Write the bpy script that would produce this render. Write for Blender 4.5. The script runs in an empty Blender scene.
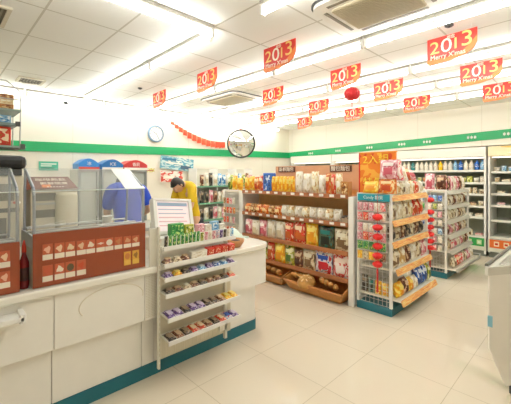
import bpy, bmesh, math, random
from math import sin, cos, pi, radians, sqrt
from mathutils import Vector, Matrix
random.seed(7)
COL = bpy.context.scene.collection

# ---------------------------------------------------------------- materials
def lin(c):
    if isinstance(c, str):
        c = tuple(int(c[i:i+2], 16)/255 for i in (0, 2, 4))
    return tuple((v/12.92 if v <= .04045 else ((v+.055)/1.055)**2.4) for v in c) + (1,)
MATS = {}
def mat(c, rough=.5, metal=0, spec=.4, noise=0, coat=0):
    key = (c, rough, metal, spec, noise, coat)
    if key in MATS: return MATS[key]
    m = bpy.data.materials.new('paint_'+str(c)); m.use_nodes = True
    nt = m.node_tree; b = nt.nodes['Principled BSDF']
    b.inputs['Base Color'].default_value = lin(c); b.inputs['Roughness'].default_value = rough
    b.inputs['Metallic'].default_value = metal; b.inputs['Specular IOR Level'].default_value = spec
    b.inputs['Coat Weight'].default_value = coat
    n = nt.nodes.new('ShaderNodeTexNoise'); n.inputs['Scale'].default_value = 9
    tc = nt.nodes.new('ShaderNodeTexCoord'); nt.links.new(tc.outputs['Object'], n.inputs['Vector'])
    mx = nt.nodes.new('ShaderNodeMix'); mx.data_type = 'RGBA'; mx.blend_type = 'MULTIPLY'
    mx.inputs[6].default_value = lin(c)
    cr = nt.nodes.new('ShaderNodeValToRGB'); k = 1-max(noise, .03)
    cr.color_ramp.elements[0].color = (k, k, k, 1); cr.color_ramp.elements[0].position = .3
    cr.color_ramp.elements[1].position = .7
    nt.links.new(n.outputs['Fac'], cr.inputs[0]); nt.links.new(cr.outputs[0], mx.inputs[7])
    mx.inputs[0].default_value = 1; nt.links.new(mx.outputs[2], b.inputs['Base Color'])
    MATS[key] = m; return m
def printed(c1, c2, c3='f4efe2', scale=4.0, rough=.32):
    """packaging print: a base colour with patches of two more inks, different on every copy"""
    key = ('print', c1, c2, c3, scale, rough)
    if key in MATS: return MATS[key]
    m = bpy.data.materials.new('print_%s_%s' % (c1, c2)); m.use_nodes = True
    nt = m.node_tree; L = nt.links; b = nt.nodes['Principled BSDF']
    b.inputs['Roughness'].default_value = rough
    tc = nt.nodes.new('ShaderNodeTexCoord'); oi = nt.nodes.new('ShaderNodeObjectInfo')
    mul = nt.nodes.new('ShaderNodeMath'); mul.operation = 'MULTIPLY'; mul.inputs[1].default_value = 37
    L.new(oi.outputs['Random'], mul.inputs[0])
    add = nt.nodes.new('ShaderNodeVectorMath'); add.operation = 'ADD'
    L.new(tc.outputs['Generated'], add.inputs[0]); L.new(mul.outputs[0], add.inputs[1])
    n = nt.nodes.new('ShaderNodeTexNoise'); n.inputs['Scale'].default_value = scale; n.inputs['Detail'].default_value = 1
    L.new(add.outputs[0], n.inputs['Vector'])
    cr = nt.nodes.new('ShaderNodeValToRGB'); cr.color_ramp.interpolation = 'CONSTANT'
    e = cr.color_ramp.elements
    e[0].position = 0; e[0].color = lin(c2); e[1].position = .42; e[1].color = lin(c1)
    q = e.new(.58); q.color = lin(c3)
    L.new(n.outputs['Fac'], cr.inputs[0]); L.new(cr.outputs[0], b.inputs['Base Color'])
    MATS[key] = m; return m
def glow(c, s):
    key = ('glow', c, s)
    if key in MATS: return MATS[key]
    m = bpy.data.materials.new('glow'); m.use_nodes = True
    b = m.node_tree.nodes['Principled BSDF']
    b.inputs['Base Color'].default_value = lin(c); b.inputs['Emission Color'].default_value = lin(c)
    b.inputs['Emission Strength'].default_value = s
    MATS[key] = m; return m
def glass(c='eef4f2', alpha=.16, rough=.04):
    key = ('glass', c, alpha, rough)
    if key in MATS: return MATS[key]
    m = bpy.data.materials.new('clear_pane'); m.use_nodes = True
    b = m.node_tree.nodes['Principled BSDF']
    b.inputs['Base Color'].default_value = lin(c); b.inputs['Roughness'].default_value = rough
    b.inputs['Alpha'].default_value = alpha; b.inputs['Specular IOR Level'].default_value = .6
    MATS[key] = m; return m
def tiled(name, base, line, sx, sy, ox, oy, lw, rough, vary=.03, spec=.5, axes='XY', blotch=0):
    m = bpy.data.materials.new(name); m.use_nodes = True
    nt = m.node_tree; L = nt.links; b = nt.nodes['Principled BSDF']
    b.inputs['Roughness'].default_value = rough; b.inputs['Specular IOR Level'].default_value = spec
    tc = nt.nodes.new('ShaderNodeTexCoord'); sp = nt.nodes.new('ShaderNodeSeparateXYZ'); L.new(tc.outputs['Object'], sp.inputs[0])
    def M(op, a, bb=None):
        n = nt.nodes.new('ShaderNodeMath'); n.operation = op
        for i, v in enumerate((a, bb)):
            if v is None: continue
            if isinstance(v, (int, float)): n.inputs[i].default_value = v
            else: L.new(v, n.inputs[i])
        return n.outputs[0]
    lines = []; cells = []
    for ax, s, o in ((axes[0], sx, ox), (axes[1], sy, oy)):
        u = M('DIVIDE', M('SUBTRACT', sp.outputs[ax], o), s)
        f = M('FRACT', M('ADD', u, 100.0)); cells.append(M('FLOOR', M('ADD', u, 100.0)))
        d = M('MINIMUM', f, M('SUBTRACT', 1.0, f))
        lines.append(M('LESS_THAN', d, lw/s/2))
    ln = M('MAXIMUM', lines[0], lines[1])
    cv = nt.nodes.new('ShaderNodeCombineXYZ'); L.new(cells[0], cv.inputs[0]); L.new(cells[1], cv.inputs[1])
    wn = nt.nodes.new('ShaderNodeTexWhiteNoise'); wn.noise_dimensions = '3D'; L.new(cv.outputs[0], wn.inputs['Vector'])
    ns = nt.nodes.new('ShaderNodeTexNoise'); ns.inputs['Scale'].default_value = 2.2; ns.inputs['Detail'].default_value = 5
    L.new(tc.outputs['Object'], ns.inputs['Vector'])
    v = M('ADD', M('MULTIPLY', wn.outputs['Value'], vary), M('MULTIPLY', ns.outputs['Fac'], blotch))
    k = M('SUBTRACT', 1.0, v)
    mx = nt.nodes.new('ShaderNodeMix'); mx.data_type = 'RGBA'; mx.inputs[6].default_value = lin(base); mx.inputs[7].default_value = lin(line)
    L.new(ln, mx.inputs[0])
    hs = nt.nodes.new('ShaderNodeMix'); hs.data_type = 'RGBA'; hs.blend_type = 'MULTIPLY'; hs.inputs[0].default_value = 1
    cc = nt.nodes.new('ShaderNodeCombineXYZ')
    for i in range(3): L.new(k, cc.inputs[i])
    L.new(mx.outputs[2], hs.inputs[6]); L.new(cc.outputs[0], hs.inputs[7]); L.new(hs.outputs[2], b.inputs['Base Color'])
    return m

CREAM = mat('efe8d4', .45); CREAMD = mat('ddd3ba', .5); WHITE = mat('f3f0e8', .35); TEAL = mat('1f6a78', .4)
GREY = mat('8d8f8c', .4); DGREY = mat('4a4a48', .5); BLACK = mat('1c1b1a', .4); STEEL = mat('b9bab8', .28, .85)
WOOD = mat('cf8a4e', .45, noise=.15); BROWN = mat('a8653a', .5, noise=.15); GREEN = mat('12a05c', .35); RED = mat('d8261f', .4)
MIRROR = mat('e8ebea', .03, 1.0)

# ---------------------------------------------------------------- mesh builder
class MB:
    def __init__(s): s.v = []; s.f = []; s.m = []; s.mats = []; s.sm = []
    def mi(s, m):
        if m is None: m = WHITE
        if m not in s.mats: s.mats.append(m)
        return s.mats.index(m)
    def add(s, vs, fs, m=None, smooth=False, T=None):
        o = len(s.v); k = s.mi(m)
        for p in vs:
            p = Vector(p)
            s.v.append(tuple(T @ p) if T else tuple(p))
        for f in fs: s.f.append([i+o for i in f]); s.m.append(k); s.sm.append(smooth)
        return s
    def box(s, x0, x1, y0, y1, z0, z1, m=None, T=None, bev=0):
        if bev <= 0:
            vs = [(x, y, z) for z in (z0, z1) for y in (y0, y1) for x in (x0, x1)]
            fs = [(0, 2, 3, 1), (4, 5, 7, 6), (0, 1, 5, 4), (2, 6, 7, 3), (0, 4, 6, 2), (1, 3, 7, 5)]
            return s.add(vs, fs, m, False, T)
        bm = bmesh.new(); bmesh.ops.create_cube(bm, size=1)
        for v in bm.verts: v.co = Vector(((x0+x1)/2+v.co.x*(x1-x0), (y0+y1)/2+v.co.y*(y1-y0), (z0+z1)/2+v.co.z*(z1-z0)))
        bmesh.ops.bevel(bm, geom=list(bm.edges), offset=bev, segments=2, affect='EDGES', profile=.5)
        bm.verts.index_update()
        s.add([v.co.copy() for v in bm.verts], [[v.index for v in f.verts] for f in bm.faces], m, False, T); bm.free()
        return s
    def tube(s, p0, p1, r, n=8, m=None, r1=None, cap=True, smooth=True):
        p0 = Vector(p0); p1 = Vector(p1); d = p1-p0; q = d.to_track_quat('Z', 'Y').to_matrix()
        r1 = r if r1 is None else r1; vs = []
        for p, rr in ((p0, r), (p1, r1)):
            for i in range(n): vs.append(p+q @ Vector((rr*cos(2*pi*(i+.5)/n), rr*sin(2*pi*(i+.5)/n), 0)))
        fs = [(i, (i+1) % n, n+(i+1) % n, n+i) for i in range(n)]
        if n <= 4: smooth = False
        s.add(vs, fs, m, smooth)
        if cap: s.add(vs, [list(range(n))[::-1], list(range(n, 2*n))], m)
        return s
    def path(s, pts, r, n=8, m=None):
        for a, b in zip(pts[:-1], pts[1:]): s.tube(a, b, r, n, m)
        return s
    def lathe(s, prof, n=16, m=None, c=(0, 0, 0), T=None, smooth=True):
        vs = []
        for r, z in prof:
            for i in range(n): vs.append((c[0]+r*cos(2*pi*i/n), c[1]+r*sin(2*pi*i/n), c[2]+z))
        fs = []
        for k in range(len(prof)-1):
            for i in range(n): fs.append((k*n+i, k*n+(i+1) % n, (k+1)*n+(i+1) % n, (k+1)*n+i))
        return s.add(vs, fs, m, smooth, T)
    def prism(s, poly, z0, z1, m=None, T=None):
        n = len(poly)
        vs = [(x, y, z0) for x, y in poly]+[(x, y, z1) for x, y in poly]
        fs = [list(range(n))[::-1], list(range(n, 2*n))]+[(i, (i+1) % n, n+(i+1) % n, n+i) for i in range(n)]
        return s.add(vs, fs, m, False, T)
    def mesh(s, name):
        me = bpy.data.meshes.new(name); me.from_pydata(s.v, [], s.f)
        for m in s.mats: me.materials.append(m)
        for p, k, sm in zip(me.polygons, s.m, s.sm): p.material_index = k; p.use_smooth = sm
        me.update(); return me
    def build(s, name, parent=None):
        return link(name, s.mesh(name), parent)
def link(name, me, parent=None):
    o = bpy.data.objects.new(name, me); COL.objects.link(o)
    if parent: o.parent = parent
    return o
def thing(name, label, cat, loc=(0, 0, 0), rz=0, group=None):
    o = bpy.data.objects.new(name, None); COL.objects.link(o); o.location = loc; o.rotation_euler = (0, 0, rz)
    o.empty_display_size = .05
    return tag(o, label, cat, group)
def tag(o, label, cat, group=None):
    o['label'] = label; o['category'] = cat
    if group: o['group'] = group
    return o
def struct(o): o['kind'] = 'structure'; return o
def copy_tree(o, parent=None):
    c = o.copy(); COL.objects.link(c); c.parent = parent
    for ch in list(o.children): copy_tree(ch, c)
    return c
def local(t):
    """builder coordinates are world ones; shift a part's mesh into its thing's frame"""
    return Matrix.Translation(-Vector(t.location))
def part(name, mb, t):
    """mesh written in world coordinates, child of the (unrotated) thing t"""
    L = local(t); mb.v = [tuple(L @ Vector(v)) for v in mb.v]
    return mb.build(name, t)
ORD = ['first', 'second', 'third', 'fourth', 'fifth', 'sixth', 'seventh', 'eighth', 'ninth', 'tenth', 'eleventh', 'twelfth',
       'thirteenth', 'fourteenth', 'fifteenth', 'sixteenth', 'seventeenth', 'eighteenth', 'nineteenth', 'twentieth']
TXT = {}
def text_mesh(s, size, m, depth=.001):
    k = (s, size, m.name, depth)
    if k in TXT: return TXT[k]
    cu = bpy.data.curves.new('lettering', 'FONT'); cu.body = s; cu.size = size; cu.extrude = depth
    cu.align_x = 'CENTER'; cu.align_y = 'CENTER'; cu.resolution_u = 3
    o = bpy.data.objects.new('lettering', cu); COL.objects.link(o)
    dg = bpy.context.evaluated_depsgraph_get(); dg.update()
    me = bpy.data.meshes.new_from_object(o.evaluated_get(dg)); bpy.data.objects.remove(o)
    me.materials.clear(); me.materials.append(m)
    TXT[k] = me; return me
def lettering(s, size, m, parent, loc, rz=0, tilt=0, sx=1, name='lettering', bold=0):
    """text standing upright, readable from local -y"""
    o = link(name, text_mesh(s, size, m), parent)
    o.rotation_euler = (pi/2-tilt, 0, rz); o.location = loc; o.scale = (sx, 1, 1)
    return o

# ---------------------------------------------------------------- room
FLOORM = tiled('floor_tiles', 'e8dac2', 'c6b699', .673, .673, 2.79, 1.43, .005, .045, .03, .6, blotch=.05)
CEILM = tiled('ceiling_tiles', 'fbf9f2', 'd2cdc0', .61, .73, 1.9, 2.5, .018, .7, .03, .2)
WALLM = tiled('wall_panels', 'f3eddc', 'dcd4c0', 1.22, 9, .6, -2.6, .008, .5, .01, .3, axes='XZ')
WALLR = tiled('wall_panels_side', 'f3eddc', 'dcd4c0', 1.22, 9, .37, -2.6, .008, .5, .01, .3, axes='YZ')
X0, X1, Y0, Y1, H = -2.6, 8.6, -2.6, 6.6, 3.0
struct(MB().box(X0, X1, Y0, Y1, -.05, 0, FLOORM).build('floor'))
struct(MB().box(X0, X1, Y0, Y1, H, H+.05, CEILM).build('ceiling'))
struct(MB().box(X0, X1, Y1, Y1+.1, 0, H, WALLM).build('wall_back'))
struct(MB().box(X1, X1+.1, Y0, Y1+.1, 0, H, WALLR).build('wall_right'))
struct(MB().box(X0-.1, X0, Y0, Y1, 0, H, WALLR).build('wall_left'))
struct(MB().box(X0, X1, Y0-.1, Y0, 0, H, WALLM).build('wall_front'))
# bulkhead above the coolers
struct(MB().box(7.87, X1, Y0, Y1, 2.19, H, WALLR).build('trim_1'))
# green stripes, slightly off level as in the shop
a, b_ = 2.09, 2.215
mb = MB(); xl, xr = X0, 7.87
zl = a+(xl-1)*(b_-a)/(7-1); zr = b_
mb.add([(xl, 6.58, zl-.085), (xr, 6.58, zr-.085), (xr, 6.58, zr+.085), (xl, 6.58, zl+.085), (xl, 6.6, zl-.085), (xr, 6.6, zr-.085), (xr, 6.6, zr+.085), (xl, 6.6, zl+.085)],
       [(0, 1, 2, 3), (4, 7, 6, 5), (0, 4, 5, 1), (3, 2, 6, 7), (0, 3, 7, 4), (1, 5, 6, 2)], GREEN)
struct(mb.build('trim_2'))
mb = MB(); sl = (2.40-2.215)/(6.6-1.1)
ya, yb = 6.58, Y0; za = 2.215; zb = min(2.215+sl*(6.6-yb), 2.62)
mb.add([(7.85, ya, za-.085), (7.85, yb, zb-.085), (7.85, yb, zb+.085), (7.85, ya, za+.085), (7.87, ya, za-.085), (7.87, yb, zb-.085), (7.87, yb, zb+.085), (7.87, ya, za+.085)],
       [(0, 1, 2, 3), (4, 7, 6, 5), (0, 4, 5, 1), (3, 2, 6, 7), (0, 3, 7, 4), (1, 5, 6, 2)], GREEN)
struct(mb.build('trim_3'))
# little white marks printed on the green stripe
mb = MB()
for y in (5.9, 5.0, 4.1, 3.3, 2.75, 1.9, 1.3):
    z = 2.215+sl*(6.6-y)
    for k in range(3):
        mb.box(7.845, 7.85, y-.10-k*.06, y-.06-k*.06, z-.02, z+.02, WHITE)
        mb.box(7.845, 7.85, y-.085-k*.06, y-.075-k*.06, z-.032, z+.032, WHITE)
struct(mb.build('trim_4'))

# ---------------------------------------------------------------- ceiling lights
TUBE = glow('fcfffc', 26.0)
def light_mesh():
    t = thing('ceiling_light', 'tmp', 'ceiling light')
    h = MB().box(-.022, .022, -.6, .6, .05, .09, WHITE, bev=.006)
    for e in (-.6, .575): h.box(-.022, .022, e, e+.025, -.022, .05, WHITE)
    h.build('housing', t)
    MB().box(-.026, -.022, -.6, .6, .066, .09, mat('a39e92', .6)).build('shade_strip', t)  # greyer strip standing in for the shaded near edge of the housing
    MB().tube((0, -.575, 0), (0, .575, 0), .018, 10, TUBE).build('tube', t)
    return t
L0 = light_mesh(); used = [False]
def place_light(x, y, z, rz, label, group):
    o = L0 if not used[0] else copy_tree(L0); used[0] = True
    o.location = (x, y, z); o.rotation_euler = (0, 0, rz); tag(o, label, 'ceiling light', group)
rows = [(1.9, [1.28, .05, 3.16, 4.38, 5.56], 'in the row nearest the counter'),
        (3.12, [5.9, 4.68, 3.46, 2.24, 1.02, -.2], 'in the row through the large cassette'),
        (4.33, [5.9, 4.68, 3.46, 2.24, 1.02, -.2], 'in the row over the bread stand'),
        (5.3, [5.9, 4.68, 3.46, 2.24, 1.02, -.2], 'in the row over the far aisle'),
        (6.35, [5.9, 4.68, 3.46, 2.24, 1.02, -.2], 'in the row closest to the chillers')]
for x, ys, wh in rows:
    for i, y in enumerate(sorted(ys, reverse=True)):
        place_light(x, y, 2.905, 0, 'white tube light %s, %s from the back wall' % (wh, ORD[i]), 'fluorescent lights on the ceiling')
for i, x in enumerate((1.28, .06)):
    place_light(x, 2.5, 2.905, pi/2, 'white tube light running above the counter, %s from the row corner' % ORD[i], 'fluorescent lights on the ceiling')
for i in range(6):
    place_light(.45+i*1.23, 6.42, 2.905, pi/2, 'white tube light along the back wall top, %s from the left' % ORD[i], 'fluorescent lights on the ceiling')

# ---------------------------------------------------------------- ceiling cassettes, vents, detectors
def rrect(x0, x1, y0, y1, r, n=6):
    out = []
    for cx, cy, a0 in ((x1-r, y1-r, 0), (x0+r, y1-r, 90), (x0+r, y0+r, 180), (x1-r, y0+r, 270)):
        for i in range(n+1): a = radians(a0+90*i/n); out.append((cx+r*cos(a), cy+r*sin(a)))
    return out
def cassette(x0, x1, y0, y1, label):
    t = thing('air_conditioner', label, 'air conditioner', ((x0+x1)/2, (y0+y1)/2, 2.95))
    part('gap', MB().prism(rrect(x0, x1, y0, y1, .14), 2.985, 3.0, DGREY), t)
    part('frame', MB().prism(rrect(x0+.015, x1-.015, y0+.015, y1-.015, .13), 2.96, 2.986, mat('fbf7ee', .4)), t)
    g = MB(); g.prism(rrect(x0+.15, x1-.15, y0+.15, y1-.15, .03), 2.95, 2.961, mat('dccfb2', .5))
    n = 18
    for i in range(n):
        xx = x0+.17+(x1-x0-.34)*i/(n-1); g.box(xx-.006, xx+.006, y0+.16, y1-.16, 2.944, 2.951, mat('c2b494', .5))
    part('grille', g, t)
    s = MB()
    for (a, b, c, d) in ((x0+.08, x0+.11, y0+.16, y1-.16), (x1-.11, x1-.08, y0+.16, y1-.16), (x0+.16, x1-.16, y0+.08, y0+.11), (x0+.16, x1-.16, y1-.11, y1-.08)):
        s.box(a, b, c, d, 2.956, 2.961, mat('857c6c', .5))
    part('air_slot', s, t)
cassette(2.2, 2.97, .78, 1.68, 'large square ceiling air conditioner with brown grille nearest the camera')
cassette(3.52, 4.27, 4.12, 5.15, 'square ceiling air conditioner over the far end near the round mirror')
def vent(x0, x1, y0, y1, label):
    t = thing('ceiling_vent', label, 'vent', ((x0+x1)/2, (y0+y1)/2, 2.98))
    f = MB(); w = .03
    for q in ((x0, x1, y0, y0+w), (x0, x1, y1-w, y1), (x0, x0+w, y0+w, y1-w), (x1-w, x1, y0+w, y1-w)): f.box(*q, 2.98, 3.0, CREAMD)
    part('frame', f, t)
    part('backing', MB().box(x0+w, x1-w, y0+w, y1-w, 2.994, 3.0, mat('6a6250', .7)), t)
    s = MB()
    for i in range(7):
        xx = x0+w+(x1-x0-2*w)*(i+.5)/7; s.box(xx-.006, xx+.006, y0+w, y1-w, 2.983, 2.994, mat('8d8672', .6))
    part('slat', s, t)
vent(.87, 1.2, 5.64, 5.97, 'small dark slatted vent in the ceiling above the hot food counter')
vent(.02, .48, 3.4, 3.88, 'dark brown ceiling vent at the top left corner of the picture')
def puck(x, y, label, r=.038, c=DGREY):
    t = thing('smoke_detector', label, 'detector', (x, y, 2.98))
    MB().lathe([(.001, -.0), (r*.7, 0), (r, .008), (r, .02), (.001, .02)], 18, c).build('housing', t)
    MB().lathe([(.001, -.006), (.012, -.005), (.014, 0), (.001, 0)], 10, BLACK).build('sensor', t)
puck(3.44, .95, 'small round dark detector on the ceiling beside the largest hanging sign')
puck(2.38, 5.09, 'tiny round dark detector on the ceiling near the leftmost red sign', .034)
t = thing('security_camera', 'small dark camera at the top of the back wall by the light tubes', 'camera', (1.68, 6.5, 2.9))
MB().lathe([(.001, -.05), (.03, -.04), (.045, 0), (.001, 0)], 16, BLACK).build('dome', t)
MB().lathe([(.05, 0), (.05, .1), (.001, .1)], 16, WHITE).build('mount', t)

# ---------------------------------------------------------------- hanging year signs
def make_sign():
    t = thing('hanging_sign', 'x', 'sign')
    w, h = .43, .255
    poly = [(-w/2, 0), (-w/2, -h*.93), (-w/2+.02, -h), (-.02, -h*.98), (w*.28, -h*.88), (w*.44, -h*.72), (w/2, -h*.5), (w/2, 0)]
    b = MB(); vs = [(x, -.004, z) for x, z in poly]+[(x, .004, z) for x, z in poly]; n = len(poly)
    b.add(vs, [list(range(n)), list(range(n, 2*n))[::-1]]+[(i, n+i, n+(i+1) % n, (i+1) % n) for i in range(n)], mat('d92a1c', .4))
    b.build('board', t)
    for s, yy in ((-1, -.006), (1, .006)):
        g = MB(); sw = [(-w/2, -h*.80), (-w*.1, -h*.84), (w*.2, -h*.74), (w*.36, -h*.55), (w/2, -h*.28), (w/2, -h*.5), (w*.44, -h*.72), (w*.28, -h*.88), (-.02, -h*.98), (-w/2+.02, -h), (-w/2, -h*.93)]
        for i in range(5):
            q = [sw[i], sw[i+1], sw[9-i] if i < 5 else sw[5], sw[10-i]]
            g.add([(x, yy, z) for x, z in q], [(0, 1, 2, 3)], mat('ee7a30', .4))
        g.build('swoosh', t)
        r = 0 if s < 0 else pi
        gold = mat('f8cf72', .35); wh = mat('fff3dc', .4)
        for ch, px, sz, m in (('2', -.145, .17, gold), ('0', -.04, .19, wh), ('1', .04, .15, gold), ('3', .135, .20, gold)):
            lettering(ch, sz, m, t, (px*(1 if s < 0 else -1), yy*1.4, -.105 if ch != '3' else -.085), r, name='numeral', sx=1.15)
        lettering("Merry X'mas", .062, wh, t, (-.03*(1 if s < 0 else -1), yy*1.6, -.195), r, sx=.95)
        lettering("祝您", .035, wh, t, (.0, yy*1.6, -.028), r)
    for x in (-.17, .17): MB().tube((x, 0, 0), (x, 0, .045), .002, 5, WHITE).build('hanging_wire', t)
    return t
S0 = make_sign()
signs = [(2.544, 3.729, 'in front of the second light row, left of centre'), (2.629, 5.144, 'farthest left, nearest the wall clock'),
         (2.563, 2.495, 'large, left of the big air conditioner'), (3.701, 2.405, 'directly above the red paper ball'),
         (3.787, 3.716, 'below and left of the large left one'), (4.989, 3.703, 'just left of the red paper ball'),
         (4.692, 2.3, 'just right of the red paper ball'), (5.154, 5.131, 'small, straight above the round mirror side'),
         (6.25, 4.97, 'small, lowest over the corner of the green stripe'), (6.075, 3.603, 'half behind the red paper ball string'),
         (3.559, 1.181, 'largest, right of the big air conditioner'), (4.697, 1.177, 'second largest at the right side'),
         (5.943, 1.187, 'at the right edge of the picture'), (5.964, 2.363, 'small, below the largest right hand one')]
for i, (x, y, w) in enumerate(signs):
    o = S0 if i == 0 else copy_tree(S0)
    o.location = (x, y-.215, 2.955); o.rotation_euler = (0, 0, -pi/2+random.uniform(-.04, .04))
    tag(o, 'red and gold 2013 hanging sign, %s' % w, 'sign', 'red 2013 signs hung from the ceiling')

# red honeycomb paper ball
t = thing('paper_ball', 'round red honeycomb paper ball hanging between the signs', 'decoration', (3.8, 2.15, 2.63))
R_ = .098
vs = []; n = 36
b = MB(); prof = [(max(.001, R_*sin(pi*k/12)), -R_*.84*cos(pi*k/12)) for k in range(13)]
for i in range(n):
    pass
mbv = []
for k, (r, z) in enumerate(prof):
    for i in range(n): rr = r*(1 if i % 2 else .93); mbv.append((rr*cos(2*pi*i/n), rr*sin(2*pi*i/n), z))
b.add(mbv, [(k*n+i, k*n+(i+1) % n, (k+1)*n+(i+1) % n, (k+1)*n+i) for k in range(12) for i in range(n)], mat('c4161c', .6))
b.build('ball', t)
MB().tube((0, 0, .08), (0, 0, .37), .002, 5, WHITE).build('string', t)
MB().tube((0, 0, -.08), (0, 0, -.12), .008, 6, RED).tube((0, 0, -.12), (0, 0, -.22), .004, 6, RED).build('tassel', t)

# ---------------------------------------------------------------- back wall items
t = thing('wall_clock', 'round white wall clock with blue grey rim above the green stripe', 'clock', (3.42, 6.58, 2.49))
RX = Matrix.Rotation(pi/2, 4, 'X')
MB().lathe([(.155, -.02), (.175, -.01), (.185, .02), (.175, .045), (.155, .045), (.152, .03)], 36, mat('6f8ea6', .35), T=RX).build('rim', t)
MB().lathe([(.001, .03), (.155, .03)], 36, mat('f5f6f2', .4), T=RX).build('face', t)
for a in range(12):
    th = radians(30*a); m = MB(); m.box(-.004, .004, -.036, -.031, .12, .142, DGREY, T=Matrix.Rotation(th, 4, 'Y')); m.build('hour_mark', t)
for ang, ln, w, nm in ((radians(-60), .08, .008, 'hour_hand'), (radians(150), .12, .006, 'minute_hand')):
    MB().box(-w/2, w/2, -.042, -.037, -.01, ln, BLACK, T=Matrix.Rotation(ang, 4, 'Y')).build(nm, t)
t = thing('convex_mirror', 'round convex security mirror in a dark rim on the back wall', 'mirror', (5.66, 6.33, 2.41))
TM = Matrix.Rotation(radians(-32), 4, 'Z') @ Matrix.Rotation(radians(8), 4, 'X') @ RX
MB().lathe([(.35*sin(radians(a))/sin(radians(40)), .35/sin(radians(40))*(cos(radians(a))-cos(radians(40)))) for a in (0.05, 5, 10, 15, 20, 25, 30, 35, 40)], 40, MIRROR, T=TM).build('mirror_dome', t)
MB().lathe([(.34, -.01), (.365, -.02), (.37, .01), (.355, .025), (.345, .01)], 40, mat('3c3a35', .4), T=TM).build('rim', t)
MB().tube((0, .03, .0), (0, .27, .05), .02, 8, DGREY).build('bracket', t)
# accordion garland
pts = [(3.72, 2.80), (3.95, 2.66), (4.2, 2.53), (4.5, 2.43), (4.8, 2.37), (5.1, 2.355), (5.3, 2.37)]
def gp(u):
    k = min(int(u*(len(pts)-1)), len(pts)-2); f = u*(len(pts)-1)-k
    return pts[k][0]*(1-f)+pts[k+1][0]*f, pts[k][1]*(1-f)+pts[k+1][1]*f
mb = MB(); N = 27; vs = []
for i in range(N+1):
    u = i/N; x, z = gp(u); hh = (.03+.05*min(1, u*3))*(1 if i % 2 else .86); y = 6.52+(.035 if i % 2 else -.035)
    vs += [(x, y, z+hh), (x, y-.01, z), (x, y, z-hh)]
for k2, cc in ((0, 'f59a72'), (1, 'de4a2a')):  # lit and shaded sides of the folds put into alternating colours
    mb.add(vs, [(i*3+k, i*3+3+k, i*3+4+k, i*3+1+k) for i in range(k2, N, 2) for k in (0, 1)], mat(cc, .6))
g = thing('paper_garland', 'red pleated paper garland drooping along the wall between clock and mirror', 'garland', (4.6, 6.52, 2.5))
part('pleated_band', mb, g)
part('hook', MB().tube((3.72, 6.52, 2.8), (3.72, 6.59, 2.84), .006, 6, STEEL), g)
t = thing('paper_fan', 'small red paper fan hung just above the round mirror', 'decoration', (5.80, 6.5, 2.72))
mb = MB(); vs = [(0, 0, .12)]
for i in range(13):
    a = radians(-60+10*i); vs.append((.2*sin(a), (-.012 if i % 2 else .012), .12-.2*cos(a)))
mb.add(vs, [(0, i+1, i+2) for i in range(12)], mat('df5a32', .6)); mb.build('pleats', t)
MB().tube((0, 0, .1), (0, .06, .16), .005, 6, STEEL).build('hook', t)
# blue poster
def poster(x0, x1, z0, z1, y, m, label, tilt=0, lines=None, name='wall_poster'):
    t = thing(name, label, 'poster', ((x0+x1)/2, y, (z0+z1)/2)); t.rotation_euler = (0, tilt, 0)
    w, h = (x1-x0)/2, (z1-z0)/2
    MB().box(-w, w, -.006, .006, -h, h, m).build('sheet', t)
    if lines:
        for (a, b, c, d, mm) in lines: MB().box(w*a, w*b, -.009, -.006, h*c, h*d, mm).build('printed_block', t)
    return t
poster(3.52, 4.36, 1.72, 2.0, 6.55, printed('5fa6b8', 'cfe6e2', 'e8ece0', 5), 'blue and white printed poster below the green stripe, slightly tilted', radians(5),
       [(-.9, -.1, .35, .75, mat('2d6f8e')), (-.7, .3, -.1, .15, mat('f2efe2')), (.2, .85, -.75, -.2, mat('39566a'))])
poster(3.45, 3.98, 1.46, 1.69, 6.4, printed('d2402e', 'f2d7cc', 'f6f1e6', 4), 'red and white printed card hanging under the blue poster', 0,
       [(-.8, .2, -.4, .2, mat('f6efe0'))])
poster(3.12, 3.36, 1.66, 1.75, 6.5, printed('cfc25a', 'e8e2c0', 'f6f1e6', 4), 'small yellow notice left of the red and white card', 0, [(-.7, .7, -.2, .2, mat('a8453a'))])
poster(1.29, 1.58, 1.685, 1.84, 6.58, mat('4fb898', .5), 'small green notice on the wall behind the hot food machines', 0,
       [(-.8, .8, .3, .6, mat('e8f3e6')), (-.8, .3, -.1, .15, mat('e8f3e6')), (-.8, .6, -.6, -.35, mat('2c7f68'))])

# ---------------------------------------------------------------- product prototypes  (front faces local -y, base at z=0)
PROTO = {}
def pouch_mesh(w, h, d, m, label=None, sub=None):
    nx, nz = 9, 10
    def P(u, v, s):
        th = d/2*max(0, 1-abs(u)**3)*max(0, 1-abs(v)**4)
        wob = .012*w*sin(9*v+3*u)
        pin = 1-.05*(1-abs(v)**2)
        return (u*w/2*pin+wob*.3, s*(th+.0012)+wob*.25, h*(v+1)/2)
    mb = MB()
    if sub is None:
        for s in (-1, 1):
            vs = [P(-1+2*i/(nx-1), -1+2*k/(nz-1), s) for k in range(nz) for i in range(nx)]
            fs = [(k*nx+i, k*nx+i+1, (k+1)*nx+i+1, (k+1)*nx+i) for k in range(nz-1) for i in range(nx-1)]
            if s > 0: fs = [f[::-1] for f in fs]
            mb.add(vs, fs, m, True)
        mb.box(-w/2, w/2, -.0015, .0015, h*.97, h, m); mb.box(-w/2, w/2, -.0015, .0015, 0, h*.03, m)
    else:
        u0, u1, v0, v1 = sub; q = 6; vs = []
        for k in range(q):
            for i in range(q):
                x, y, z = P(u0+(u1-u0)*i/(q-1), v0+(v1-v0)*k/(q-1), -1); vs.append((x, y-.003, z))
        mb.add(vs, [(k*q+i, k*q+i+1, (k+1)*q+i+1, (k+1)*q+i) for k in range(q-1) for i in range(q-1)], m, True)
    return mb
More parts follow.
